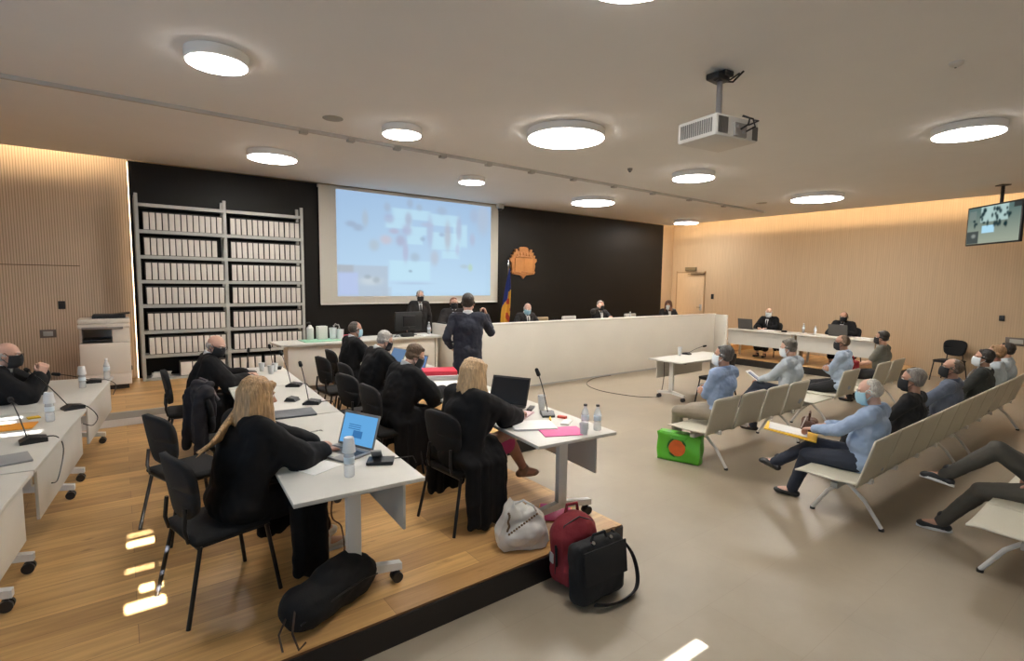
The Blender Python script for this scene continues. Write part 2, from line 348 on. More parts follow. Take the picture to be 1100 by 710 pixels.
# ceiling rail with clips, speakers, detectors
t = thing('ceiling_rail', 'thin grey rail running across the ceiling in front of the screen', 'rail', (0, 7.19, CZ))
B().box((4.4, 0, -.02), (18.8, .05, .04)).build('track', mat('rail_grey', (.52, .50, .46), .5), t)
for x in (2.0, 2.62, 3.3, 4.05, 4.9, 5.8, 6.8, 7.9, 9.1, 10.4, 11.8):
    B().box((x, 0, -.045), (.10, .09, .05), 0, .006).build('clip', mat('rail_clip', (.42, .40, .36), .5), t)
for x, y, r, lb in [(2.16, 6.52, .12, 'round flat speaker grille in the ceiling beside the small lamp'), (12.29, 6.51, .12, 'faint round speaker grille in the ceiling near the end of the rail')]:
    tag(B().lathe([(r, 0), (r, -.006), (r*.8, -.01)], (0, 0, 0)).build('ceiling_speaker', mat('grille_grey', (.36, .34, .30), .8, bump=.5, bscale=300), loc=(x, y, CZ)), lb, 'speaker grille', 'ceiling speaker grilles')
t = thing('smoke_detector', 'white round smoke detector on the ceiling above the right lamp', 'smoke detector', (5.9, 1.46, CZ))
B().lathe([(.055, 0), (.05, -.02), (.03, -.035)]).build('body', WHITEP, t); B().cyl((.02, .01, -.028), (.02, .01, -.04), .008).build('sensor', BLACKP, t)
t = thing('ceiling_sensor', 'tiny dark sensor on the ceiling between projector and rail', 'sensor', (7.03, 6.05, CZ))
B().lathe([(.045, 0), (.04, -.03), (.02, -.05)]).build('body', mat('sensor_grey', (.2, .18, .16), .5), t); B().ell((0, 0, -.05), (.02, .02, .015)).build('lens', BLACKP, t)

# ------------------------------------------------------------------ pictures on screens
def picture(name, w, h, nu, nv, bg, blobs, strength, parent, loc, rz=0):
    bm = bmesh.new(); lay = bm.loops.layers.float_color.new('picture')
    def col(u, v):
        c = list(bg(u, v))
        for sh, a, b2, ra, rb, cc, al in blobs:
            if sh == 'b': k = 1/(1+math.exp(max(-50, min(50, -5*(1-math.sqrt(((u-a)/ra)**2+((v-b2)/rb)**2))))))
            else: k = 1/(1+math.exp(max(-50, min(50, -60*(1-max(abs(u-a)/ra, abs(v-b2)/rb))*min(ra, rb)*6))))
            k *= al; c = [x*(1-k)+y*k for x, y in zip(c, cc)]
        return (*c, 1)
    vs = [[bm.verts.new((w*(i/(nu-1)-.5), 0, h*(.5-j/(nv-1)))) for j in range(nv)] for i in range(nu)]
    cs = [[col(i/(nu-1), j/(nv-1)) for j in range(nv)] for i in range(nu)]
    for i in range(nu-1):
        for j in range(nv-1):
            f = bm.faces.new((vs[i][j], vs[i+1][j], vs[i+1][j+1], vs[i][j+1]))
            for l, (a, b2) in zip(f.loops, ((i, j), (i+1, j), (i+1, j+1), (i, j+1))): l[lay] = cs[a][b2]
    me = bpy.data.meshes.new(name); bm.to_mesh(me); bm.free()
    me.materials.append(emis_attr(name+'_light', strength))
    o = bpy.data.objects.new(name, me); C.objects.link(o); o.parent = parent; o.location = loc; o.rotation_euler = (0, 0, rz)
    return o
sc = thing('projection_screen', 'large white roll-down projection screen on the dark wall showing a bluish courtroom picture', 'projection screen', (5.53, 10.93, 1.6))
B().box((0, 0, 1.22), (4.46, .006, 2.42)).build('fabric', mat('screen_fabric', (.60, .57, .50), .9), sc)
B().cyl((-2.22, 0, 0), (2.22, 0, 0), .018).build('bottom_bar', WHITEP, sc)
B().cyl((-2.24, .03, 2.40), (2.24, .03, 2.40), .032).build('roller', WHITEP, sc)
def bg1(u, v):
    a = (.40, .58, .82); b2 = (.56, .77, .96)
    k = max(0, min(1, v*1.1-.1+.15*math.sin(u*3)))
    return [x*(1-k)+y*k for x, y in zip(a, b2)]
rd = random.Random(3)
BL = []
tb = (.60, .88, 1.0)
for a, b2, ra, rb in [(.44, .17, .12, .05), (.66, .2, .1, .06), (.36, .27, .08, .05), (.47, .33, .07, .04), (.67, .42, .1, .09), (.77, .35, .05, .12), (.43, .74, .13, .1), (.46, .42, .05, .05), (.7, .56, .06, .04)]: BL.append(('r', a, b2, ra, rb, tb, .6))
for a, b2, ra, rb, c in [(.16, .25, .018, .07, (.45,.5,.55)), (.12, .34, .03, .03, (.33,.38,.5)), (.08, .31, .03, .025, (.32,.37,.5)), (.29, .12, .02, .04, (.38,.44,.56)), (.3, .23, .03, .04, (.42,.42,.62)), (.33, .35, .03, .025, (.52,.42,.55)),
  (.28, .44, .035, .04, (.72,.55,.56)), (.21, .5, .03, .05, (.50,.54,.56)), (.42, .22, .022, .06, (.42,.4,.52)), (.41, .33, .03, .05, (.45,.4,.6)), (.37, .44, .03, .05, (.45,.38,.52)), (.40, .55, .018, .09, (.50,.46,.64)), (.46, .60, .03, .04, (.42,.5,.58)),
  (.51, .41, .016, .02, (.33,.42,.55)), (.56, .33, .022, .14, (.48,.52,.7)), (.54, .26, .04, .02, (.5,.52,.68)), (.68, .36, .022, .13, (.52,.47,.50)), (.64, .35, .02, .02, (.33,.4,.6)), (.76, .28, .02, .12, (.45,.45,.62)), (.86, .38, .02, .06, (.5,.5,.66)), (.75, .5, .015, .06, (.55,.6,.8)),
  (.59, .60, .028, .07, (.55,.55,.6)), (.43, .06, .02, .04, (.35,.42,.55)), (.49, .09, .02, .03, (.38,.46,.58)), (.64, .10, .035, .04, (.38,.46,.6)), (.94, .15, .05, .15, (.50,.54,.64)), (.87, .12, .03, .07, (.42,.48,.64)), (.45, .8, .0, .0, (1,1,1)), (.43, .745, .012, .012, (.25,.33,.4)), (.8, .68, .03, .02, (.50,.6,.62)), (.845, .69, .016, .035, (.55,.75,.35)), (.45, .87, .12, .01, (.48,.6,.78))]:
    if ra: BL.append(('b', a, b2, ra*.95, rb*1.05, [x*.7+y*.3 for x, y in zip(c, (.48, .66, .86))], .75))
BL += [('r', .14, .855, .15, .155, (.50, .60, .72), .9), ('r', .045, .74, .045, .04, (.45, .48, .52), .7), ('r', .06, .88, .055, .11, (.52, .62, .92), .8), ('b', .19, .85, .06, .04, (.66, .74, .8), .8), ('b', .17, .81, .02, .02, (.35, .42, .48), .6), ('b', .22, .84, .02, .03, (.35, .42, .48), .6), ('r', .28, .97, .03, .06, (.5, .6, .72), .5)]
picture('projected_picture', 3.88, 2.21, 180, 100, bg1, BL, .86, sc, (.06, -.006, 1.265))
# television
tvc = V((13.35, 2.55, 3.32)); tva = math.atan2(.96, .9)  # panel direction
tv = thing('television', 'flat television hanging from the ceiling at the right edge, showing the courtroom', 'television', tvc, tva-PI)
B().box((0, .03, 0), (1.3, .05, .76), 0, .012).build('casing', BLACKP, tv)
B().box((0, .13, .2), (.3, .14, .3), 0, .01).cyl((0, .13, .3), (0, .13, .73), .03).box((0, .13, .72), (.16, .16, .02)).build('ceiling_bracket', BLACKM, tv)
def bg2(u, v):
    k = min(1, max(0, v*1.2-.1)); return [x*(1-k)+y*k for x, y in zip((.10, .16, .15), (.30, .34, .27))]
B2 = [('r', .52, .2, .26, .22, (.42, .58, .56), .9), ('r', .42, .62, .12, .1, (.40, .68, .85), .95), ('r', .12, .82, .12, .17, (.05, .06, .06), .95), ('b', .14, .78, .04, .05, (.3, .33, .3), .8), ('r', .95, .06, .08, .07, (.03, .03, .03), .9), ('r', .1, .2, .07, .12, (.20, .24, .22), .6)]
for k in range(34): B2.append(('b', .12+rd.random()*.72, .08+rd.random()*.46, .015+rd.random()*.015, .03+rd.random()*.05, (.01, .03, .035), .95))
picture('display', 1.24, .70, 90, 56, bg2, B2, 1.0, tv, (0, .0045, 0))
# projector
pj = thing('ceiling_projector', 'white projector with side grilles hanging from the ceiling on a short pole', 'projector', (4.50, 2.84, 3.475), R(-8))
B().box((0, 0, .02), (.56, .44, .19), 0, .02).build('case', WHITEP, pj)
g = B()
for i in range(15): g.box((-.284, -.17+i*.0245, .02), (.008, .012, .12))
g.build('side_grille', mat('grille_dark', (.22, .21, .2), .6), pj)
g = B()
for i in range(7): g.box((-.25+i*.018, -.224, .02), (.009, .008, .14))
g.build('rear_grille', mat('grille_dark2', (.12, .11, .10), .6), pj); g = B()
for i in range(6): g.box((.20+i*.012, -.224, .0), (.007, .008, .12))
g.build('rear_grille', mat('grille_dark2', (.12, .11, .10), .6), pj)
B().box((.02, -.23, .0), (.16, .02, .12), 0, .004).box((-.03, -.25, .02), (.03, .03, .02)).box((.05, -.25, -.02), (.03, .03, .02)).build('connector_panel', mat('connector', (.30, .28, .26), .5), pj)
B().tube([(.0, -.25, .0), (.02, -.31, .03), (.05, -.30, .09), (.02, -.25, .12)], .009).tube([(.05, -.25, -.02), (.10, -.32, .02), (.12, -.28, .10), (.05, -.22, .13)], .008).tube([(.1, -.25, .05), (.18, -.29, .09), (.22, -.22, .12)], .007).build('cable', BLACKP, pj)
B().cyl((.1, .23, .02), (.1, .27, .02), .06, .05, 24).build('lens', BLACKP, pj)
B().cyl((0, 0, .11), (0, 0, .53), .026).build('pole', mat('pole_grey', (.33, .32, .33), .4, metal=.5), pj)
B().box((0, 0, .12), (.16, .12, .02)).build('mount_plate', BLACKM, pj)
B().box((-.03, .0, .51), (.20, .13, .06), R(10), .015).cyl((-.10, -.03, .50), (.02, -.03, .55), .035).box((.03, -.02, .545), (.12, .12, .05), 0, .01).tube([(.08, 0, .50), (.14, -.03, .50), (.16, -.09, .55), (.17, -.12, .575)], .009).tube([(.08, .02, .52), (.14, 0, .53), (.18, -.07, .575)], .008).build('ceiling_bracket', BLACKP, pj)
# dome camera
t = thing('ceiling_camera', 'small grey camera at the top right corner of the projection screen', 'camera', (7.72, 10.8, 4.05))
B().box((0, 0, -.06), (.16, .14, .12), 0, .02).build('body', mat('cam_grey', (.5, .49, .46), .4), t); B().ell((0, 0, -.12), (.06, .06, .05)).build('lens_dome', BLACKP, t)
# crest
cr = thing('wall_crest', 'carved orange-brown wooden crest mounted on the dark wall', 'crest', (8.62, 10.98, 2.62))
half = [(0, -.42), (.05, -.36), (.10, -.33), (.36, -.30), (.40, -.25), (.37, -.20), (.40, -.08), (.38, -.02), (.45, .05), (.44, .12), (.38, .12), (.40, .20), (.33, .20), (.34, .28), (.27, .27), (.29, .35), (.22, .36), (.19, .29), (.15, .30), (.15, .38), (.10, .41), (0, .42)]
poly = half+[(-x, y) for x, y in half[::-1][1:-1]]
WC = mat('crest_wood', (.42, .17, .05), .45, var=.15, vscale=8)
B().prism(poly, (0, .02, 0), (1, 0, 0), (0, 0, 1), (0, -1, 0), .05).build('plaque', WC, cr)
B().prism([(-.30, -.22), (0, -.30), (.30, -.22), (.30, .12), (-.30, .12)], (0, -.03, 0), (1, 0, 0), (0, 0, 1), (0, -1, 0), .025).box((0, -.062, -.07), (.015, .01, .36)).box((0, -.062, -.07), (.58, .01, .015)).build('shield', mat('crest_wood2', (.50, .21, .06), .4, var=.1), cr)
b = B()
for k in range(5): b.ell((-.2+k*.1, -.03, .2+.05*(1-abs(k-2)/2)), (.035, .02, .05))
b.cap((-.25, -.03, .15), (.25, -.03, .15), .025).build('crown', WC, cr)
b = B()
b.grid(lambda u, v: V((-.36+.72*u, -.045+.02*math.sin(u*9), -.30+.05*v+.03*math.sin(u*PI))), 20, 3).build('scroll', WC, cr, solid=.015)
# flag on a pole
fl = thing('draped_flag', 'blue, yellow and red flag hanging in folds on an upright pole beside the crest', 'flag', (7.93, 10.7, P2))
B().cyl((0, 0, 0), (0, 0, 2.15), .014).build('pole', mat('pole_wood', (.2, .12, .06), .5), fl)
B().lathe([(.16, 0), (.16, .03), (.04, .05), (.02, .1)]).build('base', BLACKM, fl)
B().lathe([(.016, 2.14), (.03, 2.18), (.028, 2.23), (.005, 2.3)]).build('finial', CHROME, fl)
def fcloth(u, v):  # u down, v around
    z = 2.08-u*1.35; w_ = .02+.15*min(1, u*1.2)
    a = v*4*PI
    return V((-.02+(.10*u-.02)*-1+w_*(v-.5)*1.6, -.05+.05*math.sin(a+u*2)*min(1, u*3), z-.05*math.sin(v*3)*u))
o = B().grid(fcloth, 40, 40).build('cloth', mat('flag_blue', (.012, .025, .14), .8), fl, solid=.004, mats=[mat('flag_yellow', (.72, .38, .04), .8), mat('flag_red', (.45, .06, .03), .8)])
for p in o.data.polygons:
    c = p.center; k = (2.1-c.z)/1.4; s = k+ (c.x+.06)*1.6
    p.material_index = 0 if s < .50 else (1 if s < .80 or (c.x+.3*c.z) % .12 < .05 else 2)
    if p.material_index == 1 and abs(c.z-1.25) < .07 and abs(c.x+.07) < .05: p.material_index = 2

# ------------------------------------------------------------------ shelving and archive boxes
RX = [.28, 1.56, 2.88]; RY0, RY1 = 10.62, 10.98
SZ = [.40, .80, 1.21, 1.65, 2.06, 2.47, 2.89, 3.32]
rk = thing('archive_shelving', 'tall grey steel shelving of two bays full of white archive boxes', 'shelving', (0, 0, P2))
for x in RX:
    for y in (RY0+.02, RY1-.02):
        B().box((x, y, 1.56), (.05, .04, 3.12)).build('upright', GREYM, rk, smooth=False)
for i in range(2):
    for z in SZ:
        B().box(((RX[i]+RX[i+1])/2, (RY0+RY1)/2, z-P2-.02), (RX[i+1]-RX[i]-.05, RY1-RY0, .035)).box(((RX[i]+RX[i+1])/2, RY0-.004, z-P2-.025), (RX[i+1]-RX[i]-.04, .012, .055)).build('shelf', GREYM, rk, smooth=False)
B().box((RX[0]-.03, RY0+.2, 1.56), (.008, .34, 3.0)).build('side_panel', mat('rack_side', (.22, .22, .2), .6), rk)
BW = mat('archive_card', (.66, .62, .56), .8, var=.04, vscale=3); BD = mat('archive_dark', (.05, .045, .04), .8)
def mkbox(w, h, dark=False):
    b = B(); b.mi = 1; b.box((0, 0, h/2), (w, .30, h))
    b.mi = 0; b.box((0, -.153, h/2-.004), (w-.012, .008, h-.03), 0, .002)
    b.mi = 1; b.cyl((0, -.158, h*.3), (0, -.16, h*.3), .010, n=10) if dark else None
    return b
proto = {}
names = ['lowest', 'second', 'third', 'fourth', 'fifth', 'sixth', 'top']
for i in range(2):
    x0 = RX[i]+.05; x1 = RX[i+1]-.04
    for s, z in enumerate(SZ[:7]):
        n = 13; h = .31
        xs = [x0+.03+(x1-x0-.03)*(k+.5)/n for k in range(n)]
        w = (x1-x0-.03)/n-.004
        if s == 0 and i == 0: xs = [x0+.55, x0+.72, x0+.86, x0+.95, x0+1.04, x0+1.12]; ws = [.18, .15, .088, .088, .088, .08]; h = .26
        elif s == 0: xs = [x0+.06+k*.125 for k in range(4)]+[x0+.62, x0+.82, x0+1.02]; ws = [.11]*4+[.17, .19, .19]; h = .27
        else: ws = [w]*n
        lab = ['left', 'right'][i]
        for k, (x, ww) in enumerate(zip(xs, ws)):
            if s == 5 and i == 0 and k == 12: continue
            key = (round(ww, 2), h)
            if key not in proto:
                o = mkbox(ww, h).build('archive_box', BW, mats=[BD]); proto[key] = o
            else: o = proto[key].copy(); C.objects.link(o)
            o.location = (x, RY0+.17+rd.uniform(-.006, .012), z-.001); o.rotation_euler = (0, rd.uniform(-.012, .012), 0)
            tag(o, f'white archive box on the {names[s]} shelf of the {lab} bay of the grey shelving', 'archive box', f'archive boxes on the {names[s]} shelf of the {lab} bay')
b = B()
for k in range(6): b.box((.52+rd.uniform(-.02, .02), RY0+.16, .405+k*.012), (.26, .2, .011), rd.uniform(-.2, .2))
tag(recenter(b.build('paper_pile', PAPER)), 'loose pile of papers on the lowest shelf of the left bay', 'papers')

# ------------------------------------------------------------------ copier
cp = thing('photocopier', 'large cream office photocopier standing beside the shelving', 'photocopier', (-.21, 10.42, P2))
CPW = mat('copier_cream', (.70, .63, .54), .45); CPG = mat('copier_grey', (.25, .23, .21), .5)
B().box((0, 0, .40), (.62, .66, .66), 0, .015).build('cabinet', CPW, cp)
B().box((0, 0, .035), (.54, .58, .07)).build('plinth', BLACKP, cp)
for z, h in ((.16, .17), (.49, .47)): B().box((0, -.335, z), (.60, .012, h), 0, .003).build('paper_drawer', CPW, cp)
B().box((.315, -.15, .30), (.02, .05, .07), 0, .006).build('side_catch', BLACKP, cp)
B().box((.20, 0, .84), (.22, .62, .22), 0, .01).box((-.29, .05, .84), (.03, .5, .22)).box((0, .25, .84), (.6, .12, .22)).build('scanner_column', CPW, cp)
B().box((-.06, -.05, .77), (.42, .5, .03), 0, .01).build('output_tray', BLACKP, cp)
B().box((0, 0, .985), (.64, .62, .07), 0, .015).build('scanner_bed', CPW, cp)
B().box((-.02, -.33, .96), (.5, .1, .03), 0, .008, rx=R(-12)).box((-.06, -.35, .972), (.22, .07, .012), rx=R(-12)).build('control_panel', CPG, cp)
B().box((0, .03, 1.06), (.64, .54, .075), 0, .02).build('lid', CPW, cp)
B().box((.06, .06, 1.12), (.42, .40, .07), 0, .02).box((.20, .0, 1.16), (.26, .34, .02), 0, .006, ry=R(-8)).build('document_feeder', BLACKP, cp)

# ------------------------------------------------------------------ bench
bn = thing('judges_bench', 'long high white judges bench with a plain front', 'bench', (0, 0, 0))
B().box(((4.80+13.12)/2, 8.10, .66), (13.12-4.80, .06, 1.28), 0, .004).build('front_panel', BENCHW, bn)
B().box((4.83, 8.53, .66), (.06, .80, 1.28), 0, .004).build('end_panel', BENCHW, bn)
B().box((13.11, 7.92, .66), (.06, .42, 1.26), 0, .004).build('end_panel', BENCHW, bn)
B().box(((4.80+13.12)/2, 8.16, 1.295), (13.12-4.80, .2, .03), 0, .004).build('top_rail', BENCHW, bn)
B().box(((4.9+13.0)/2, 8.5, 1.10), (8.1, .62, .03), 0, .004).build('worktop', WHITE, bn)
B().box(((4.80+13.12)/2, 8.065, .015), (13.12-4.8, .012, .03)).build('plinth', GREYM, bn)
# clerk desk
cd = thing('clerk_desk', 'long white clerk desk with a front panel before the shelving', 'desk', (3.33, 8.74, P2), R(2))
B().box((0, 0, .722), (2.84, .66, .035), 0, .004).build('desktop', WHITE, cd)
B().box((0, -.24, .38), (2.6, .02, .65)).build('front_panel', BENCHW, cd)
for x in (-1.2, 1.36): B().box((x, .02, .352), (.05, .50, .704), 0, .003).build('side_panel', BENCHW, cd)

# ------------------------------------------------------------------ folding tables
def table_parts(t, w, l, panel_x=None, gable=False):
    # local x = depth (width w), local y = length l
    B().box((0, 0, .727), (w, l, .026), 0, .004).build('tabletop', WHITE, t)
    B().box((0, 0, .69), (.06, l-.5, .04)).build('crossbeam', BLACKM, t)
    px = w/2-.05 if panel_x is None else panel_x
    B().box((px, 0, .535), (.018, l-.30, .34), 0, .003).build('modesty_panel', WHITE, t)
    for s in (-1, 1):
        y = s*(l/2-.22)
        B().box((0, y, .42), (.085, .05, .58), 0, .006).build('column', WHITEP, t)
        fw = w*.40
        b = B()
        b.prism([(-fw, .075), (-.06, .135), (-.05, .2), (.05, .2), (.06, .135), (fw, .075), (fw, .125), (.07, .205), (-.07, .205), (-fw, .125)][:0] or
                [(-fw, .08), (0, .115), (fw, .08), (fw, .125), (.05, .165), (-.05, .165), (-fw, .125)], (0, y-.025, 0), (1, 0, 0), (0, 0, 1), (0, 1, 0), .05)
        f = b.build('foot', WHITEP, t)
        for q in (-1, 1):
            x = q*(fw-.03)
            B().cyl((x, y-.03, .035), (x, y-.008, .035), .034, n=20).cyl((x, y+.008, .035), (x, y+.03, .035), .034, n=20).cyl((x, y-.03, .035), (x, y+.03, .035), .012).cyl((x, y, .045), (x, y, .09), .012).build('caster', WHEEL, t)
        B().box((0, y, .70), (w*.8, .05, .025)).build('support_arm', BLACKM, t)
def table(corner, rot, w, l, z, label, group, panel_x=None):
    a = R(rot); c = V(corner)+V((-w/2*math.cos(a)-l/2*math.sin(a), -w/2*math.sin(a)+l/2*math.cos(a)))
    t = thing('folding_table', label, 'table', (c.x, c.y, z), a, group)
    table_parts(t, w, l, panel_x); return t
def nxt(c, rot, l): a = R(rot); return (c[0]-math.sin(a)*l, c[1]+math.cos(a)*l)
GT = 'white folding tables on castors'
c = (1.43, 2.75); table(c, -3.6, .75, 1.86, P1, 'white folding table with an open blue-screened laptop, beside the woman with long blond hair', GT, .30)
c = nxt(c, -3.6, 1.88); table(c, -3.6, .75, 1.48, P1, 'white folding table carrying black microphones and a dark tablet case', GT, .30)
c = nxt(c, -3.6, 1.50); table(c, -3.6, .75, 1.45, P1, 'white folding table in front of the bald robed man by the shelving', GT, .30)
c = (3.13, 2.74); table(c, -5.2, .76, 1.8, P1, 'white folding table with a pink folder at the platform edge', GT, .30)
c = nxt(c, -5.2, 1.82); table(c, -5.2, .76, 1.8, P1, 'white folding table carrying a red binder and a pile of papers', GT, .30)
c = nxt(c, -5.2, 1.82); table(c, -5.2, .72, 1.2, P1, 'white folding table before the robed man with the pale blue mask', GT, .30)
c = (-.65, 2.45); table(c, -5.9, .80, 1.77, P1, 'white folding table cut off at the lower left corner of the picture', GT, .37)
c = nxt(c, -5.9, 1.79); table(c, -5.9, .80, 1.77, P1, 'white folding table with an orange folder at the left edge', GT, .37)
c = nxt(c, -5.9, 1.79); table(c, -5.9, .80, 1.77, P1, 'white folding table nearest the photocopier, with two water bottles', GT, .37)
t = thing('witness_table', 'small white table on castors standing alone in front of the judges bench', 'table', (8.62, 5.72, 0), R(90), GT)
table_parts(t, .72, 1.75, .28)
# right-hand desks
TANP = mat('tan_panel', (.42, .29, .17), .5, var=.08)
def rdesk(y0, y1, label, tan=True):
    t = thing('side_desk', label, 'desk', (13.5, (y0+y1)/2, P1), 0, 'white desks along the right wall'); l = y1-y0
    B().box((0, 0, .727), (.72, l, .03), 0, .004).build('desktop', WHITE, t)
    B().box((-.30, .02, .52), (.02, l-.1, .36)).build('front_panel', WHITE, t)
    B().box((.02, -l/2+.06, .355), (.60, .03, .71)).build('side_panel', TANP, t)
    B().box((-.26, l/2-.06, .355), (.06, .04, .71)).build('leg', WHITEP, t); B().box((.28, l/2-.06, .355), (.06, .04, .71)).build('leg', WHITEP, t)
    B().box((-.27, -l/2+.03, .355), (.05, .03, .71)).build('leg', WHITEP, t)
rdesk(5.98, 7.75, 'white desk of the robed lawyer in the pale mask, beside the bench end')
rdesk(4.2, 5.95, 'white desk of the robed lawyer in the black mask, nearer the public seats')

# ------------------------------------------------------------------ people
SKIN = {}
def skin(k):
    c = {'a': (.52, .29, .20), 'b': (.46, .25, .17), 'c': (.60, .36, .27), 'd': (.38, .20, .13)}[k]
    m = mat('skin_'+k, c, .5, var=.06, vscale=18, bump=.05, bscale=120); m.node_tree.nodes['Principled BSDF'].inputs['Subsurface Weight'].default_value = .05
    return m
def cloth(name, c, **k): return mat('cloth_'+name, c, .85, bump=.35, bscale=22, var=.06, vscale=12, **k)
def hair_mat(name, c, c2=None):
    return mat('hair_'+name, c, .5, var=.35, vscale=30, stretch=(3, 3, .4), bump=.5, bscale=60)
def remesh(bld, vox, name, m, parent, smooth_it=3, wrinkle=0, wscale=7, mats=None, seed=0):
    """fuse the overlapping closed shapes of the builder into one continuous surface"""
    bm = bld.bm; bmesh.ops.recalc_face_normals(bm, faces=bm.faces[:])
    me = bpy.data.meshes.new(name); bm.to_mesh(me); bm.free()
    o = bpy.data.objects.new(name, me); C.objects.link(o)
    r = o.modifiers.new('r', 'REMESH'); r.mode = 'VOXEL'; r.voxel_size = vox
    if smooth_it: q = o.modifiers.new('s', 'SMOOTH'); q.factor = .5; q.iterations = smooth_it
    dg = bpy.context.evaluated_depsgraph_get(); dg.update()
    nm = bpy.data.meshes.new_from_object(o.evaluated_get(dg)); nm.name = name
    o.modifiers.clear(); o.data = nm; bpy.data.meshes.remove(me)
    if wrinkle:
        sd = V((seed*3.1, seed*1.7, 0)); nor = [v.normal.copy() for v in nm.vertices]
        for v, n in zip(nm.vertices, nor):
            k = noise.noise((v.co+sd)*wscale)+.5*noise.noise((v.co+sd)*wscale*2.3)
            v.co += n*(wrinkle*k)
    nm.materials.clear(); nm.materials.append(m)
    for x in mats or []: nm.materials.append(x)
    nm.shade_smooth()
    if parent: o.parent = parent
    return o
def ik(a, c, l1, l2, pole):
    a = V(a); c = V(c); d = c-a; L = d.length; mx = (l1+l2)*.995
    if L > mx: c = a+d*(mx/L); d = c-a; L = mx
    d.normalize(); x = (l1*l1-l2*l2+L*L)/(2*L); h = math.sqrt(max(l1*l1-x*x, 0))
    p = V(pole); p = p-d*p.dot(d)
    if p.length < 1e-4: p = V((0, 0, 1)).cross(d)
    p.normalize(); return a+d*x+p*h, c
def hand(b, w, d, nrm, side, curl=.5, k=1.0):
    """palm, four unequal bent fingers and a thumb; d along the fingers, nrm out of the back of the hand"""
    d = V(d).normalized(); nrm = V(nrm); nrm = (nrm-d*nrm.dot(d)).normalized(); x = d.cross(nrm)*side  # x towards the thumb
    w = V(w)
    for t in (-.026, -.009, .009, .026): b.cap(w+d*.012*k+x*t*k*.8, w+d*.085*k+x*t*k*1.05, .0135*k, .0125*k, 8)
    for i, (t, L) in enumerate([(.030, .068), (.010, .078), (-.010, .072), (-.030, .056)]):
        a = w+d*.086*k+x*t*k*1.08; spread = x*(t*.35)
        c1 = .25+curl*.8; p = (d*math.cos(c1)-nrm*math.sin(c1)+spread).normalized(); a1 = a+p*L*.5*k
        c2 = c1+curl*1.1; p2 = (d*math.cos(c2)-nrm*math.sin(c2)+spread).normalized(); a2 = a1+p2*L*.32*k
        c3 = c2+curl*.8; p3 = (d*math.cos(c3)-nrm*math.sin(c3)).normalized(); a3 = a2+p3*L*.26*k
        b.cap(a, a1, .0095*k, .0088*k, 8); b.cap(a1, a2, .0088*k, .0082*k, 8); b.cap(a2, a3, .0082*k, .007*k, 8)
    a = w+d*.028*k+x*.024*k; a1 = a+(d*.6+x*.75-nrm*.25).normalized()*.042*k; a2 = a1+(d*.9+x*.2-nrm*.4).normalized()*.034*k
    b.cap(a, a1, .013*k, .0105*k, 8); b.cap(a1, a2, .0105*k, .009*k, 8)

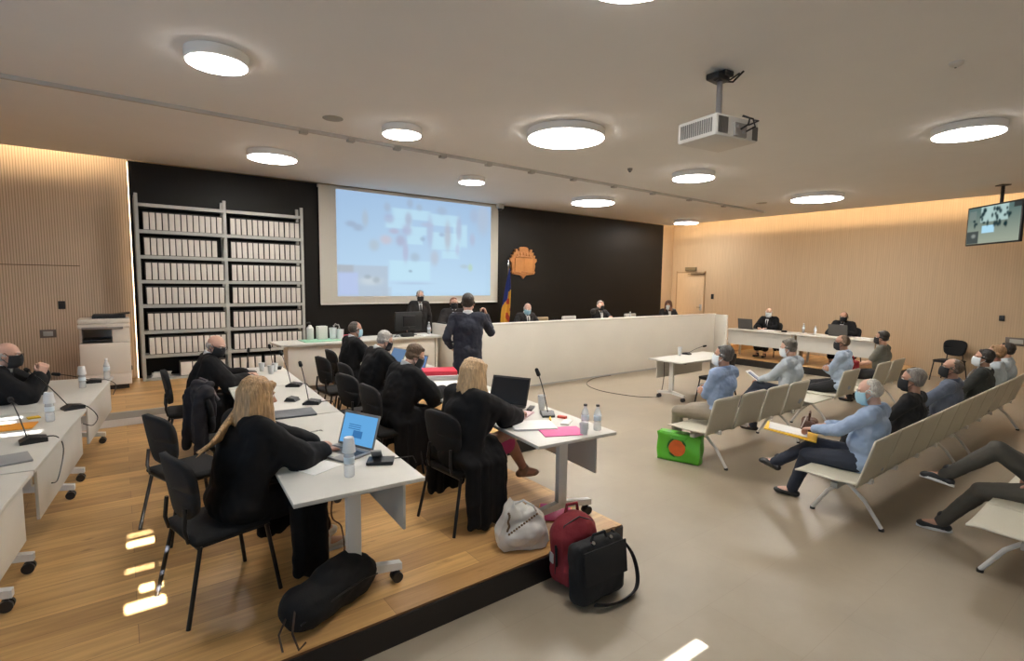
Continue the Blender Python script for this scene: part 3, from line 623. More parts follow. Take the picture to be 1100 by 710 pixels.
def person(label, loc, rz, pose='sit', seat=.465, s=1.0, lean=5, yaw=0, nod=0, roll=0, bodyyaw=0, hands=None, hdir=None, feet=None, knees=None, outfit='shirt', top=None, bottom=None, drape=None, bare=False,
           shoe=None, hair='short', hairc=None, mask=None, sk='a', glasses=False, vox=.009, curl=.5, seed=1, collar=None, tie=None, sleeves='long', hipz=None, elbow=None, belly=0, group=None):
    t = thing('person', label, 'person', loc, R(rz), group); t.scale = (s, s, s)
    S = skin(sk); H = seat+.095 if pose == 'sit' else .93
    if hipz: H = hipz
    P = V((0, 0, H)); la = R(lean); sp = V((0, math.sin(la), math.cos(la)))
    Ry = Matrix.Rotation(R(bodyyaw), 3, 'Z'); Rt = Ry @ Matrix.Rotation(-la, 3, 'X')
    sp = Rt @ V((0, 0, 1)); fw = Rt @ V((0, 1, 0)); rx = Rt @ V((1, 0, 0))
    nb = P+sp*.50; sh = [P+sp*.455+rx*(q*.175) for q in (-1, 1)]
    hipj = [P+V((q*.09, 0, 0)) for q in (-1, 1)]
    Rh = Matrix.Rotation(R(yaw), 3, 'Z') @ Ry @ Matrix.Rotation(R(-(lean*.5+nod)), 3, 'X') @ Matrix.Rotation(R(roll), 3, 'Y')
    nt_ = nb+Rt @ V((0, .012, 0))+(sp*.5+Rh @ V((0, 0, 1))*.5).normalized()*.042
    hc = nt_+Rh @ V((0, .022, .102))
    def hp(x, y, z): return hc+Rh @ V((x, y, z))
    # limbs
    if hands is None: hands = [(-.13, .33, H+.14), (.13, .33, H+.14)] if pose == 'sit' else [(-.27, .06, .80), (.27, .06, .80)]
    if feet is None: feet = [(-.10, .42, .085), (.10, .42, .085)] if pose == 'sit' else [(-.10, .0, .085), (.10, .02, .085)]
    el = []; wr = []
    for i, q in enumerate((-1, 1)):
        pole = V(elbow[i]) if elbow and elbow[i] else V((q*.9, -.5, -.7))
        e, w_ = ik(sh[i], hands[i], .29, .255, pole); el.append(e); wr.append(w_)
    kn = []; an = []
    for i, q in enumerate((-1, 1)):
        pole = V(knees[i]) if knees and knees[i] else V((q*.15, .4, 1) if pose == 'sit' else (q*.1, 1, 0))
        k_, a_ = ik(hipj[i], feet[i], .44, .42, pole); kn.append(k_); an.append(a_)
    fdir = []
    for i, q in enumerate((-1, 1)):
        sh_ = (an[i]-kn[i]).normalized(); f = V((q*.12, 1, 0)); f = Rt.to_3x3() @ V((q*.15, 1, 0)); f.z = 0; f.normalize()
        if an[i].z > .16: f = (V((f.x, f.y, 0))-sh_*sh_.dot(V((f.x, f.y, 0)))).normalized(); f = (f*.75+sh_*.6).normalized()
        fdir.append(f)
    # -------- body
    b = B()
    b.ell(P+V((0, -.01, .0)), (.165, .115, .115), Rt); b.ell(P+sp*.17+fw*.01, (.145+belly*.3, .105+belly, .15), Rt); b.ell(P+sp*.33, (.158, .112, .165), Rt)
    b.cap(sh[0]*.9+sh[1]*.1-sp*.005, sh[1]*.9+sh[0]*.1-sp*.005, .062); b.cap(nb-sp*.06, nt_+Rh @ V((0, .0, .03)), .058, .052)
    for i in (0, 1):
        b.cap(sh[i], el[i], .047, .038); b.cap(el[i], wr[i], .038, .026)
        b.cap(hipj[i], kn[i], .082, .056); b.cap(kn[i], kn[i]*.62+an[i]*.38, .053, .054); b.cap(kn[i]*.62+an[i]*.38, an[i], .054, .036)
        b.cap(an[i]+V((0, 0, -.02)), an[i]+fdir[i]*.12+V((0, 0, -.045)), .036, .030)
    # head
    b.ell(hp(0, -.012, .028), (.074, .093, .088), Rh); b.ell(hp(0, .022, -.035), (.060, .066, .078), Rh); b.ell(hp(0, .05, -.088), (.032, .030, .026), Rh)
    b.cap(hp(-.045, .02, -.055), hp(-.02, .05, -.085), .026, .024); b.cap(hp(.045, .02, -.055), hp(.02, .05, -.085), .026, .024)
    b.cap(hp(0, .080, .012), hp(0, .102, -.024), .009, .013, 8); b.ell(hp(-.012, .092, -.028), (.009, .009, .008)); b.ell(hp(.012, .092, -.028), (.009, .009, .008))
    b.cap(hp(-.045, .068, .030), hp(-.012, .082, .026), .010, .009, 8); b.cap(hp(.045, .068, .030), hp(.012, .082, .026), .010, .009, 8)
    b.cap(hp(-.016, .082, -.055), hp(.016, .082, -.055), .007, .007, 8); b.cap(hp(-.013, .080, -.066), hp(.013, .080, -.066), .008, .008, 8)
    for q in (-1, 1): b.ell(hp(q*.078, -.012, -.005), (.010, .020, .031), Rh)
    for i, q in enumerate((-1, 1)):
        if hdir and hdir[i]: d, nr = V(hdir[i][0]), V(hdir[i][1])
        else: d = (wr[i]-el[i]).normalized(); nr = V((0, 0, 1)) if abs(d.z) < .85 else V((q, .3, 0))
        hand(b, wr[i], d, nr, -q, curl)
    remesh(b, min(vox, .0075) if vox < .012 else vox, 'body', S, t, 2)
    # eyes
    for q in (-1, 1):
        e = B(); e.ell(hp(q*.030, .071, .008), (.0135, .011, .011), u=12, v=8); e.mi = 1; e.ell(hp(q*.030, .0795, .008), (.0062, .004, .0062), u=10, v=6)
        e.build('eye', mat('eye_white', (.75, .72, .68), .3), t, mats=[mat('iris', (.04, .025, .015), .2)])
    HC = hairc or hair_mat('dark', (.03, .02, .015))
    # -------- hair
    h = B(); hv = min(vox, .008); wrk = .003
    if hair == 'bald':
        h.ell(hp(0, -.045, -.012), (.080, .068, .050), Rh); h.cap(hp(-.074, .0, .0), hp(-.074, -.03, .01), .014, .018); h.cap(hp(.074, .0, .0), hp(.074, -.03, .01), .014, .018)
    elif hair == 'receding':
        h.ell(hp(0, -.040, .018), (.083, .074, .078), Rh); h.ell(hp(0, -.026, .052), (.070, .076, .064), Rh); h.cap(hp(-.074, .012, .01), hp(-.074, -.04, -.02), .014, .02); h.cap(hp(.074, .012, .01), hp(.074, -.04, -.02), .014, .02)
    elif hair in ('short', 'full'):
        f = .006 if hair == 'full' else 0
        h.ell(hp(0, -.034, .043+f*.8), (.080+f*.5, .085+f, .079+f*.8), Rh); h.ell(hp(0, -.050, -.005), (.077, .060, .06), Rh); h.cap(hp(-.034, .030, .096), hp(.034, .030, .096), .017+f*.6, .017+f*.6)
        h.cap(hp(-.077, .018, .015), hp(-.077, -.03, .0), .012, .02); h.cap(hp(.077, .018, .015), hp(.077, -.03, .0), .012, .02)
    elif hair in ('long', 'bob'):
        wrk = .002; hv = .006; rr = random.Random(seed)
        h.ell(hp(0, -.022, .042), (.088, .100, .086), Rh); h.ell(hp(0, -.045, -.02), (.088, .072, .085), Rh)
        L = .30 if hair == 'long' else .20
        for k in range(64):
            a = R(rr.uniform(-58, 238)); ca, sa = math.cos(a), -math.sin(a)   # around the back from ear to ear
            x0 = .082*ca; y0 = -.022+.088*sa; rad = rr.uniform(.013, .019)
            pa = hp(x0*.35, y0*.5-.01, .118); pb = hp(x0*.85, y0*.85, .088); pc = hp(x0*1.06, y0*1.06, .025)
            low = nb.z+.02; pd = V((pc.x, pc.y, 0))*.94+V((nb.x, nb.y-.03, 0))*.06; fall = max(.05, pc.z-low)
            Lk = L*rr.uniform(.86, 1.06); ox, oy = (Rh @ V((ca*.03, sa*.045, 0))).xy
            pd = V((pd.x+ox*.5, pd.y+oy*.5, pc.z-Lk*.55)); pe = V((pd.x+ox*rr.uniform(.3, .9), pd.y+oy*rr.uniform(.3, .9), pc.z-Lk))
            h.tube([pa, pb, pc, pd, pe], [rad*.8, rad, rad*1.05, rad, rad*.35], 8)
        for q in (-1, 1): h.cap(hp(q*.03, .07, .085), hp(q*.082, .03, .01), .018, .018); h.cap(hp(q*.082, .03, .01), hp(q*.080, .02, -.1), .018, .013)
    if hair == 'long' and seed == 11:   # locks blown out behind the shoulder
        for k in range(9):
            p0 = hp(-.04, -.09, -.06-.008*k); o1 = V((-.02+.012*k, -.14-.01*k, -.13+.004*k)); p1 = nb+V((.0, -.02, .03))+o1
            h.tube([p0, (p0+p1)/2+V((0, -.02, .0)), p1, p1+V((-.03+.006*k, -.11-.006*(k % 4), -.05-.014*(k % 3)))], [.02, .018, .011, .003], 8)
    if hair != 'none': remesh(h, hv, 'hair', HC, t, 2 if hair in ('long', 'bob') else 1, wrk, 60 if hair not in ('long', 'bob') else 25, seed=seed)
    b = B()
    for q in (-1, 1): b.cap(hp(q*.018, .087, .031), hp(q*.046, .074, .034), .0045, .0035, 6)
    b.build('eyebrow', HC, t)
    # -------- mask
    if mask:
        MM = {'blue': mat('mask_blue', (.33, .55, .66), .8), 'white': mat('mask_white', (.70, .74, .76), .8), 'black': mat('mask_black', (.012, .012, .014), .75)}[mask]
        m_ = B()
        def fm(u, v):
            a = R(-78+156*u); z = .006-.118*v; k = math.sin(v*PI)**.6
            r1 = .071+.006*k; r2 = .093+.017*k*max(0, math.cos(a))**2-(.018 if v > .85 else 0)
            return hp(r1*math.sin(a)*(1 if v < .8 else .93), .006+r2*math.cos(a)*.98, z+.012*math.cos(a)**6*(1-v))
        m_.grid(fm, 22, 12)
        for q in (-1, 1): m_.tube([hp(q*.070, .03, -.008), hp(q*.080, -.005, .028), hp(q*.084, -.026, .01), hp(q*.080, -.022, -.025), hp(q*.070, .025, -.07)], .0018, 5)
        m_.build('face_mask', MM, t, solid=.003)
    if glasses:
        g = B()
        for q in (-1, 1):
            pts = [hp(q*.032+.024*math.cos(a*PI/6), .098, .008+.017*math.sin(a*PI/6)) for a in range(13)]; g.tube(pts, .0018, 5); g.tube([hp(q*.056, .096, .012), hp(q*.078, .06, .012), hp(q*.082, -.02, .008)], .0018, 5)
        g.tube([hp(-.008, .1, .01), hp(.008, .1, .01)], .0018, 5); g.build('glasses', BLACKM, t)
    # -------- clothes
    cv = max(.010, vox)
    def torso(b, g, zlo=0):
        b.ell(P+V((0, -.01, .0))+sp*zlo, (.168+g, .118+g, .115+g), Rt); b.ell(P+sp*.17+fw*.01, (.148+belly*.3+g, .108+belly+g, .16), Rt); b.ell(P+sp*.32, (.162+g, .114+g, .165), Rt)
        b.cap(sh[0]*.96+sh[1]*.04-sp*.005, sh[1]*.96+sh[0]*.04-sp*.005, .064+g*.8); b.cap(nb-sp*.08, nb-sp*.03+fw*.005, .085+g*.4, .062+g*.2)
    SH = shoe or mat('shoe_black', (.014, .013, .013), .35)
    TOP = top or cloth('blue_shirt', (.30, .38, .52)); BOT = bottom or cloth('navy_trousers', (.018, .022, .035))
    if outfit in ('shirt', 'tshirt', 'jacket', 'suit'):
        g = {'shirt': .026, 'tshirt': .022, 'jacket': .028, 'suit': .020}[outfit]
        b = B(); torso(b, g)
        ext = .0 if outfit in ('shirt', 'tshirt') else (.17 if pose != 'sit' else .03)
        if ext: b.cap(P-V((0, .01, 0))+V((-.06, 0, -ext)), P-V((0, .01, 0))+V((.06, 0, -ext)), .135)
        for i in (0, 1):
            e = el[i] if (outfit != 'tshirt' and sleeves == 'long') else sh[i]*.25+el[i]*.75
            b.cap(sh[i], e, .052+g*.7, .044+g*.6)
            if outfit != 'tshirt' and sleeves == 'long': b.cap(el[i], wr[i]*.93+el[i]*.07, .045+g*.6, .033+g*.4)
        for i, q in enumerate((-1, 1)):
            b.cap(nb-sp*.035+rx*(q*.03), sh[i], .052, .058+g*.6)
            if outfit in ('jacket', 'suit'): b.cap(sh[i]*.85+sh[1-i]*.15-sp*.02, P+rx*(q*.065)+sp*.02, .085, .118); b.cap(P+rx*(q*.062)+sp*.26, P+rx*(q*.055)-sp*ext, .118, .132)
            else: b.cap(sh[i]*.82+sh[1-i]*.18-sp*.03, P+rx*(q*.055)+sp*.04, .080, .098)
        nm = {'shirt': 'shirt', 'tshirt': 'shirt', 'jacket': 'jacket', 'suit': 'jacket'}[outfit]
        remesh(b, cv, nm, TOP, t, 9 if nm == 'jacket' else 5, .009, 13, seed=seed)
        # trousers
        b = B(); b.ell(P+V((0, -.008, -.015)), (.172, .126, .118), Rt); 
        if outfit in ('shirt', 'tshirt'): b.ell(P+sp*.05, (.160, .118, .07), Rt)
        for i in (0, 1):
            b.cap(hipj[i], kn[i], .100, .076); b.cap(kn[i], an[i]*1.02-kn[i]*.02, .070, .054)
        remesh(b, cv, 'trousers', BOT, t, 3, .006, 10, seed=seed+4)
    if outfit == 'robe':
        b = B(); torso(b, .032)
        b.ell(P+sp*.20-fw*.01, (.185, .150, .27), Rt); b.cap(sh[0]*.7+sh[1]*.3+sp*.01, sh[1]*.7+sh[0]*.3+sp*.01, .085)
        for i, q in enumerate((-1, 1)):
            b.cap(nb-sp*.03+rx*(q*.03), sh[i]-sp*.0, .062, .078)
            b.cap(sh[i]-sp*.02, P+rx*(q*.11)+sp*.08, .085, .120)
            m1 = sh[i]*.5+el[i]*.5
            b.cap(sh[i], el[i], .086, .095); b.cap(m1+V((0, 0, -.04)), P+rx*(q*.13)+sp*.20+fw*.04, .075, .085); fa = (wr[i]-el[i]); w2 = el[i]+fa*.84
            b.cap(el[i], w2, .088, .074); b.cap(el[i]+V((0, 0, -.06)), w2+V((0, 0, -.065)), .070, .050)
        if pose == 'sit':
            for i, q in enumerate((-1, 1)):
                b.cap(hipj[i]+V((q*.03, -.02, .0)), kn[i] if not bare else hipj[i]*.45+kn[i]*.55, .122, .088)
                if not bare: b.cap(kn[i], kn[i]*.35+an[i]*.65, .088, .080)
            if not bare: b.cap(kn[0], kn[1], .085)
            b.cap((kn[0]+hipj[0])/2, (kn[1]+hipj[1])/2, .10)
            for q, y0, y1, zb in (drape if drape is not None else [(-1, -.10, .22, .22), (1, -.10, .22, .22)]):
                for k in range(9):
                    y = y0+(y1-y0)*k/8; xo = q*(.235+.012*math.sin(k*2.2)+.01*(k % 2))
                    b.cap((q*.15, y, H+.02), (xo, y, H-.04), .06, .045); b.cap((xo, y, H-.04), (xo+q*.015, y, zb+.02*math.sin(k*1.7)), .042, .034)
            if not bare: b.box(kn[0]*.25+kn[1]*.25+an[0]*.25+an[1]*.25+V((0, .0, .05)), (.25, .10, .34), 0, .03)
        else: b.cap(P+V((-.05, 0, -.1)), P+V((-.07, 0, -.62)), .16, .19); b.cap(P+V((.05, 0, -.1)), P+V((.07, 0, -.62)), .16, .19)
        remesh(b, cv, 'robe', top or ROBE, t, 9, .010, 8, seed=seed)
        if not (bottom is None):
            b = B()
            for i in (0, 1): b.cap(hipj[i], kn[i], .09, .067); b.cap(kn[i], an[i]+V((0, 0, .02)), .066, .05)
            remesh(b, cv, 'trousers', bottom, t, 2, .004, seed=seed)
    if outfit in ('suit', 'robe', 'jacket', 'shirt') or collar:   # collar and shirt front
        CM = collar or (TOP if outfit == 'shirt' else cloth('white_shirt', (.68, .68, .68)))
        b = B()
        def fc(u, v):
            a = R(20+320*u) ; r = .067-.004*v
            return nb-sp*.02+fw*(.010)+Rt @ V((r*math.sin(a), r*math.cos(a)*1.08, (.012 if outfit == 'robe' else -.005)+.058*v-.022*math.cos(a)))
        b.grid(fc, 26, 4)
        b.build('collar', CM, t, solid=.004)
        if outfit in ('suit', 'jacket') or tie is not None:
            b = B(); g = .028 if outfit != 'robe' else .042
            b.grid(lambda u, v: P+sp*(.475-.22*v)+fw*(.075+g+.048*math.sin(min(1, v*1.6)*PI/2))+rx*((u-.5)*(.085-.06*v)), 6, 10)
            b.build('shirt_front', CM, t, solid=.006)
    if tie:
        b = B(); g = .036 if outfit != 'robe' else .050
        b.grid(lambda u, v: P+sp*(.462-.26*v)+fw*(.080+g+.048*math.sin(min(1, v*1.6)*PI/2))+rx*((u-.5)*(.026+.03*v)), 4, 10)
        b.build('tie', tie, t, solid=.006)
    # shoes
    for i in (0, 1):
        f = fdir[i]; a = an[i]; up = V((0, 0, 1)) if a.z <= .16 else (kn[i]-an[i]).normalized(); up = (up-f*up.dot(f)).normalized()
        b = B(); o_ = a-up*.048
        b.ell(o_-f*.03, (.036, .042, .034)); b.cap(o_+f*.0, o_+f*.10-up*.002, .036, .036); b.ell(o_+f*.125-up*.004, (.042, .052, .030)); b.cap(a+up*(0 if outfit == 'robe' else .05), a-up*.04, .040 if outfit != 'robe' else .045, .043)
        so_ = remesh(b, .008 if vox < .012 else .011, 'shoe', SH if not isinstance(shoe, tuple) else shoe[0], t, 1)
        if isinstance(shoe, tuple):
            M = Matrix((f.cross(up), f, up)).transposed()
            q = B(); q.bm.verts.ensure_lookup_table()
            pl = [(.04*math.cos(x*PI/10)*(1 if math.sin(x*PI/10) > 0 else .85), .055+.125*math.sin(x*PI/10)) for x in range(20)]
            q.prism(pl, o_-up*.036-f*.005, M @ V((1, 0, 0)), f, up, .02); q.build('sole', shoe[1], t)
    t['bones'] = 0; del t['bones']
    return t, dict(el=el, wr=wr, kn=kn, an=an, hc=hc, P=P, fw=fw)

# ------------------------------------------------------------------ chairs
def make_chair(label, loc, rz, group='black visitor chairs on the platform'):
    t = thing('visitor_chair', label, 'chair', loc, R(rz), group)
    B().box((0, .0, .455), (.47, .44, .05), 0, .03, seg=3).build('seat', BLACKF, t)
    b = B()
    poly = []
    for k in range(28):
        a = 2*PI*k/28; x = .215*math.copysign(abs(math.cos(a))**.55, math.cos(a)); z = .175*math.copysign(abs(math.sin(a))**.55, math.sin(a))
        poly.append((x*(1+.10*z/.175), z))
    for lay, (y, k) in enumerate([(-.018, .93), (-.008, 1), (.010, 1), (.022, .92)]):
        pass
    def fb(u, v):
        a = 2*PI*u; r = v; x = .215*math.copysign(abs(math.cos(a))**.6, math.cos(a))*r; z = .18*math.copysign(abs(math.sin(a))**.6, math.sin(a))*r
        x *= 1+.10*z/.18; return V((x, -.225-.16*z+.5*x*x*1.6, .74+z))
    b.grid(fb, 33, 7); b.build('backrest', BLACKF, t, solid=.035)
    g = B()
    for q in (-1, 1):
        B().tube([(q*.15, -.12, .43), (q*.15, -.22, .45), (q*.15, -.235, .52), (q*.14, -.225, .64)], .012, 8).build('back_support', BLACKM, t)
    B().tube([(-.22, .20, .425), (.22, .20, .425)], .011).tube([(-.22, -.19, .425), (.22, -.19, .425)], .011).tube([(-.2, .2, .425), (-.2, -.19, .425)], .011).tube([(.2, .2, .425), (.2, -.19, .425)], .011).build('seat_frame', BLACKM, t)
    for q in (-1, 1):
        B().tube([(q*.21, .19, .43), (q*.245, .25, .0)], .0125, 10).build('leg', BLACKM, t)
        B().tube([(q*.21, -.18, .43), (q*.245, -.27, .0)], .0125, 10).build('leg', BLACKM, t)
    return t
first = [None]
def chair(label, x, y, rz, z=P1, group='black visitor chairs on the platform'):
    if first[0] is None: first[0] = make_chair(label, (x, y, z), rz, group); return first[0]
    return dup(first[0], (x, y, z), R(rz), label, group)
chair('black visitor chair carrying the woman with long blond hair, seen from behind', .42, 3.50, -76)
chair('empty black visitor chair standing alone on the open wooden floor at the left', .38, 4.62, -70)
chair('black visitor chair hung with a dark coat, between the blond woman and the bald man', .76, 5.28, -84)
chair('black visitor chair under the bald robed man by the shelving', .58, 6.72, -92)
chair('black visitor chair of the woman with the pink dress', 2.17, 3.52, -84)
chair('black visitor chair of the brown-haired robed man reading at the red binder', 2.10, 4.80, -88)
chair('empty black visitor chair between the two grey- and brown-haired robed men', 2.12, 5.52, -80)
chair('black visitor chair of the grey-haired robed man', 2.36, 6.22, -90)
chair('empty black visitor chair with a high back, behind the man in the pale blue mask', 2.30, 6.92, -85)
chair('black visitor chair of the robed man with the pale blue mask', 2.62, 7.55, -90)
chair('black visitor chair of the robed bald lawyer at the far right desk', 14.15, 7.05, 90)
chair('black visitor chair of the robed lawyer with the black mask at the right desk', 14.2, 5.18, 90)
chair('empty black visitor chair beside the beige right wall, behind the seated public', 14.9, 3.35, 80, 0, 'black chairs standing on the tiles')
chair('dark visitor chair pulled up to the small witness table', 8.42, 5.10, -4, 0, 'black chairs standing on the tiles')
# coat on a chair
ct = thing('dark_coat', 'dark coat draped over the back of the chair behind the blond woman', 'coat', (.54, 5.28, P1), R(-84))
b = B()
b.cap((-.19, -.0, .94), (.19, .0, .94), .055); b.box((0, -.03, .68), (.42, .07, .50), 0, .03); b.box((0, .05, .80), (.36, .05, .26), 0, .02); b.cap((-.18, -.05, .9), (-.21, -.09, .40), .05, .045); b.cap((.18, -.05, .9), (.22, -.08, .44), .05, .045)
b.cap((-.08, -.03, .98), (.14, .04, 1.0), .035, .03)
remesh(b, .011, 'cloth', mat('coat_dark', (.014, .013, .018), .9, bump=.4, bscale=20), ct, 2, .016, 9)
b = B(); b.tube([(-.12, .02, 1.02), (-.02, .05, 1.01), (.10, .03, .98), (.16, .10, .86)], .012); b.tube([(-.1, .0, 1.01), (.02, .07, .99), (.14, .08, .90)], .009); b.build('strap', mat('strap_grey', (.10, .09, .10), .8), ct)

# ------------------------------------------------------------------ the lawyers on the left
T = .745   # table height above the platform
grey = hair_mat('grey', (.22, .21, .20)); lgrey = hair_mat('light_grey', (.40, .38, .35)); brown = hair_mat('brown', (.11, .065, .035)); dark = hair_mat('dark', (.022, .016, .012))
blond = mat('hair_blond', (.46, .28, .13), .45, var=.45, vscale=26, stretch=(3, 3, .35), bump=.6, bscale=50)
lblond = mat('hair_light_blond', (.48, .32, .17), .45, var=.4, vscale=26, stretch=(3, 3, .35), bump=.6, bscale=50)
WSH = (mat('shoe_white', (.55, .53, .48), .5), mat('sole_white', (.7, .7, .68), .5))
SNK = (mat('shoe_dark', (.02, .02, .022), .6), mat('sole_white', (.7, .7, .68), .5))
person('woman with long blond hair in a black robe, working at the open laptop', (.52, 3.50, P1), -76, lean=11, yaw=-14, nod=4, drape=[(-1, .26, .44, .16), (1, .26, .44, .06)], hands=[(-.04, .56, T+.03), (.14, .52, T+.03)], hdir=[((.55, .8, -.1), (0, 0, 1)), ((-.1, 1, -.1), (0, 0, 1))],
       feet=[(-.15, .62, .09), (.02, .58, .085)], outfit='robe', hair='long', hairc=blond, sk='a', vox=.008, seed=11, shoe=WSH, curl=.45)
person('bald robed man in a black mask beside the shelving, head turned', (.66, 6.66, P1), -92, lean=13, yaw=-38, nod=16, hands=[(-.10, .50, T+.06), (.14, .48, T+.04)], outfit='robe', hair='bald', hairc=lgrey, mask='black', sk='c', glasses=True, seed=3)
person('bald man in black at the left edge of the picture, hands clasped before his mask', (-1.06, 6.75, P1), -92, lean=16, yaw=-6, nod=0, hands=[(-.05, .42, .98), (.05, .42, .97)], hdir=[((.2, .3, 1), (-1, .3, 0)), ((-.2, .3, 1), (1, .3, 0))], elbow=[(-.8, 0, -1), (.8, 0, -1)], outfit='robe', hair='bald', hairc=lgrey, mask='black', sk='c', glasses=True, seed=4, curl=.9)
person('woman with light blond bob in black robe and pink dress, by the pink folder', (2.10, 3.46, P1), -84, lean=9, yaw=0, nod=12, drape=[(1, -.08, .26, .06), (-1, -.1, .2, .2)], bare=True, hands=[(-.08, .54, T+.05), (.10, .56, T+.05)], hdir=[((.6, .7, 0), (0, 0, 1)), ((-.45, .8, .1), (.2, 0, 1))],
       feet=[(-.12, .40, .085), (.06, .66, .30)], knees=[(-.1, .4, 1), (.0, .6, 1)], outfit='robe', hair='bob', hairc=lblond, sk='b', vox=.008, seed=12, shoe=mat('shoe_beige', (.28, .17, .11), .5), curl=.5)
person('brown-haired robed man bending over the papers beside the red binder', (2.16, 4.84, P1), -86, lean=17, yaw=-22, nod=22, drape=[(1, -.08, .34, .10), (-1, -.1, .3, .2)], hands=[(-.06, .50, T+.03), (.14, .52, T+.03)], outfit='robe', hair='full', hairc=brown, mask='black', sk='c', seed=5, vox=.009, bottom=None)
person('grey-haired robed man with black mask looking down at his screen', (2.44, 6.2, P1), -88, lean=15, yaw=-10, nod=20, hands=[(-.1, .5, T+.04), (.12, .5, T+.04)], outfit='robe', hair='full', hairc=lgrey, mask='black', sk='c', seed=6, vox=.010)
person('dark-haired robed man with pale blue mask in profile, sitting upright', (2.66, 7.55, P1), -90, lean=8, yaw=4, nod=4, hands=[(-.1, .46, T+.04), (.12, .44, T+.04)], outfit='robe', hair='receding', hairc=hair_mat('darkgrey', (.05, .042, .035)), mask='blue', sk='b', seed=7, vox=.010)
person('man in a dark navy suit standing with his back turned, microphone raised', (3.74, 5.95, P1), -32, pose='stand', s=1.04, lean=2, yaw=-6, nod=2, hands=[(-.22, .14, .98), (.25, .25, 1.40)], hdir=[((.3, .7, -.3), (-1, 0, 0)), ((-.3, .35, .8), (1, .2, 0))], elbow=[(-.55, -1, -.3), (.35, -.15, -1)],
       outfit='suit', top=cloth('navy_suit', (.012, .014, .026)), bottom=cloth('navy_suit', (.012, .014, .026)), hair='full', hairc=dark, sk='c', seed=8, vox=.008, curl=.9)
# clerks and judges
dsuit = cloth('dark_suit', (.022, .020, .020)); BT = cloth('black_tie', (.01, .01, .012))
person('man in dark suit and black mask standing under the projection screen', (5.0, 9.9, P2), 168, pose='stand', s=.92, lean=8, yaw=8, nod=10, outfit='suit', top=dsuit, bottom=dsuit, hair='short', hairc=grey, mask='black', tie=BT, seed=21, vox=.011, sk='c')
person('ginger-haired clerk in black mask seated behind the left bench end', (5.52, 9.35, P2), 158, seat=.56, lean=4, yaw=6, outfit='robe', top=cloth('brown_black', (.02, .016, .016)), hair='short', hairc=hair_mat('ginger', (.20, .085, .04)), mask='black', sk='c', seed=22, vox=.012, tie=BT)
person('bald judge in pale blue mask reading at the bench below the crest', (7.22, 9.15, P2), 172, lean=12, nod=22, yaw=-10, hands=[(-.16, .33, .86), (.16, .33, .86)], outfit='suit', top=dsuit, bottom=dsuit, hair='bald', hairc=lgrey, mask='blue', tie=BT, sk='c', seed=23, vox=.010)
person('judge with raised hand and black mask at the middle of the long bench', (9.6, 9.15, P2), 165, lean=8, nod=6, hands=[(-.17, .36, .9), (.10, .20, 1.12)], hdir=[None, ((-.2, .1, 1), (.6, .6, 0))], outfit='suit', top=dsuit, bottom=dsuit, hair='short', hairc=grey, mask='black', sk='c', seed=24, vox=.011)
person('brown-haired woman in black at the far right end of the bench', (12.4, 9.15, P2), 150, seat=.44, lean=10, nod=8, yaw=-30, outfit='suit', top=dsuit, bottom=dsuit, hair='bob', hairc=hair_mat('auburn', (.13, .05, .025)), sk='b', seed=25, vox=.011, mask='white')
person('robed bald lawyer in a pale mask sitting at the far right desk', (14.12, 7.05, P1), 90, lean=8, nod=6, yaw=8, hands=[(-.13, .42, T+.04), (.1, .42, T+.04)], outfit='robe', hair='bald', hairc=lgrey, mask='white', sk='c', seed=26, vox=.011, tie=BT, glasses=True)
person('robed lawyer in a black mask sitting at the right desk behind the laptop', (14.12, 5.22, P1), 90, lean=10, nod=4, yaw=10, hands=[(-.13, .42, T+.04), (.1, .42, T+.04)], outfit='robe', hair='receding', hairc=brown, mask='black', sk='b', seed=27, vox=.011, tie=cloth('white_shirt', (.68, .68, .68)))

# ------------------------------------------------------------------ beam seating
def bench_unit(label, x0, seats, yback, pitch, tilt=12, group='rows of cream linked seats', gap=.07, sw=None, flat=False):
    """seats: list of 's' seat or 't' small table; facing +y; origin under the left end"""
    n = len(seats); t = thing('beam_seating', label, 'bench seating', (x0, yback, 0), 0, group)
    W_ = pitch*n
    B().box((W_/2, .26, .37), (W_-.1, .06, .05), 0, .006).build('beam', GREYM, t)
    for i, k in enumerate(seats):
        cx_ = pitch*(i+.5); w_ = (sw or pitch-gap-.004)
        if k == 't': B().box((cx_, .30, .42), (w_, .42, .025), 0, .008).build('table_shelf', SHELL, t); continue
        def fs(u, v, w_=w_, cx_=cx_):
            x = (u-.5)*w_; y = .07+.50*v; return V((cx_+x, y, .435-.012*math.sin(v*PI)-.02*max(0, v-.85)/.15*.8+.010*(abs(u-.5)*2)**3))
        B().grid(fs, 12, 12).build('seat', SHELL, t, solid=.014)
        def fb(u, v, w_=w_, cx_=cx_):
            k = 0 if flat else 1; x = (u-.5)*w_*(1-.03*v*v*k); return V((cx_+x, .075-.115*v+.02*k*(abs(u-.5)*2)**2*v, .42+.425*v-.02*k*(abs(u-.5)*2)**6))
        B().grid(fb, 12, 12).build('backrest', SHELL, t, solid=.014)
        B().box((cx_, .12, .41), (.05, .14, .04)).build('seat_bracket', WHITEP, t)
    for x in (pitch*.5, W_-pitch*.5):
        B().tube([(x, .26, .36), (x, .10, .22), (x, -.04, .02)], .017, 8).build('leg', WHITEP, t); B().tube([(x, .26, .36), (x, .40, .22), (x, .52, .02)], .017, 8).build('leg', WHITEP, t)
        B().cyl((x, -.04, 0), (x, -.04, .02), .022).cyl((x, .52, 0), (x, .52, .02), .022).build('foot_pad', BLACKP, t)
    return t
bench_unit('front row of four linked cream seats, ending beside the green bag', 5.14, 'ssss', 3.16, .585, gap=.03)
bench_unit('second group of linked cream seats in the front row, near the right desks', 7.86, 'tstss', 3.16, .675, gap=.03)
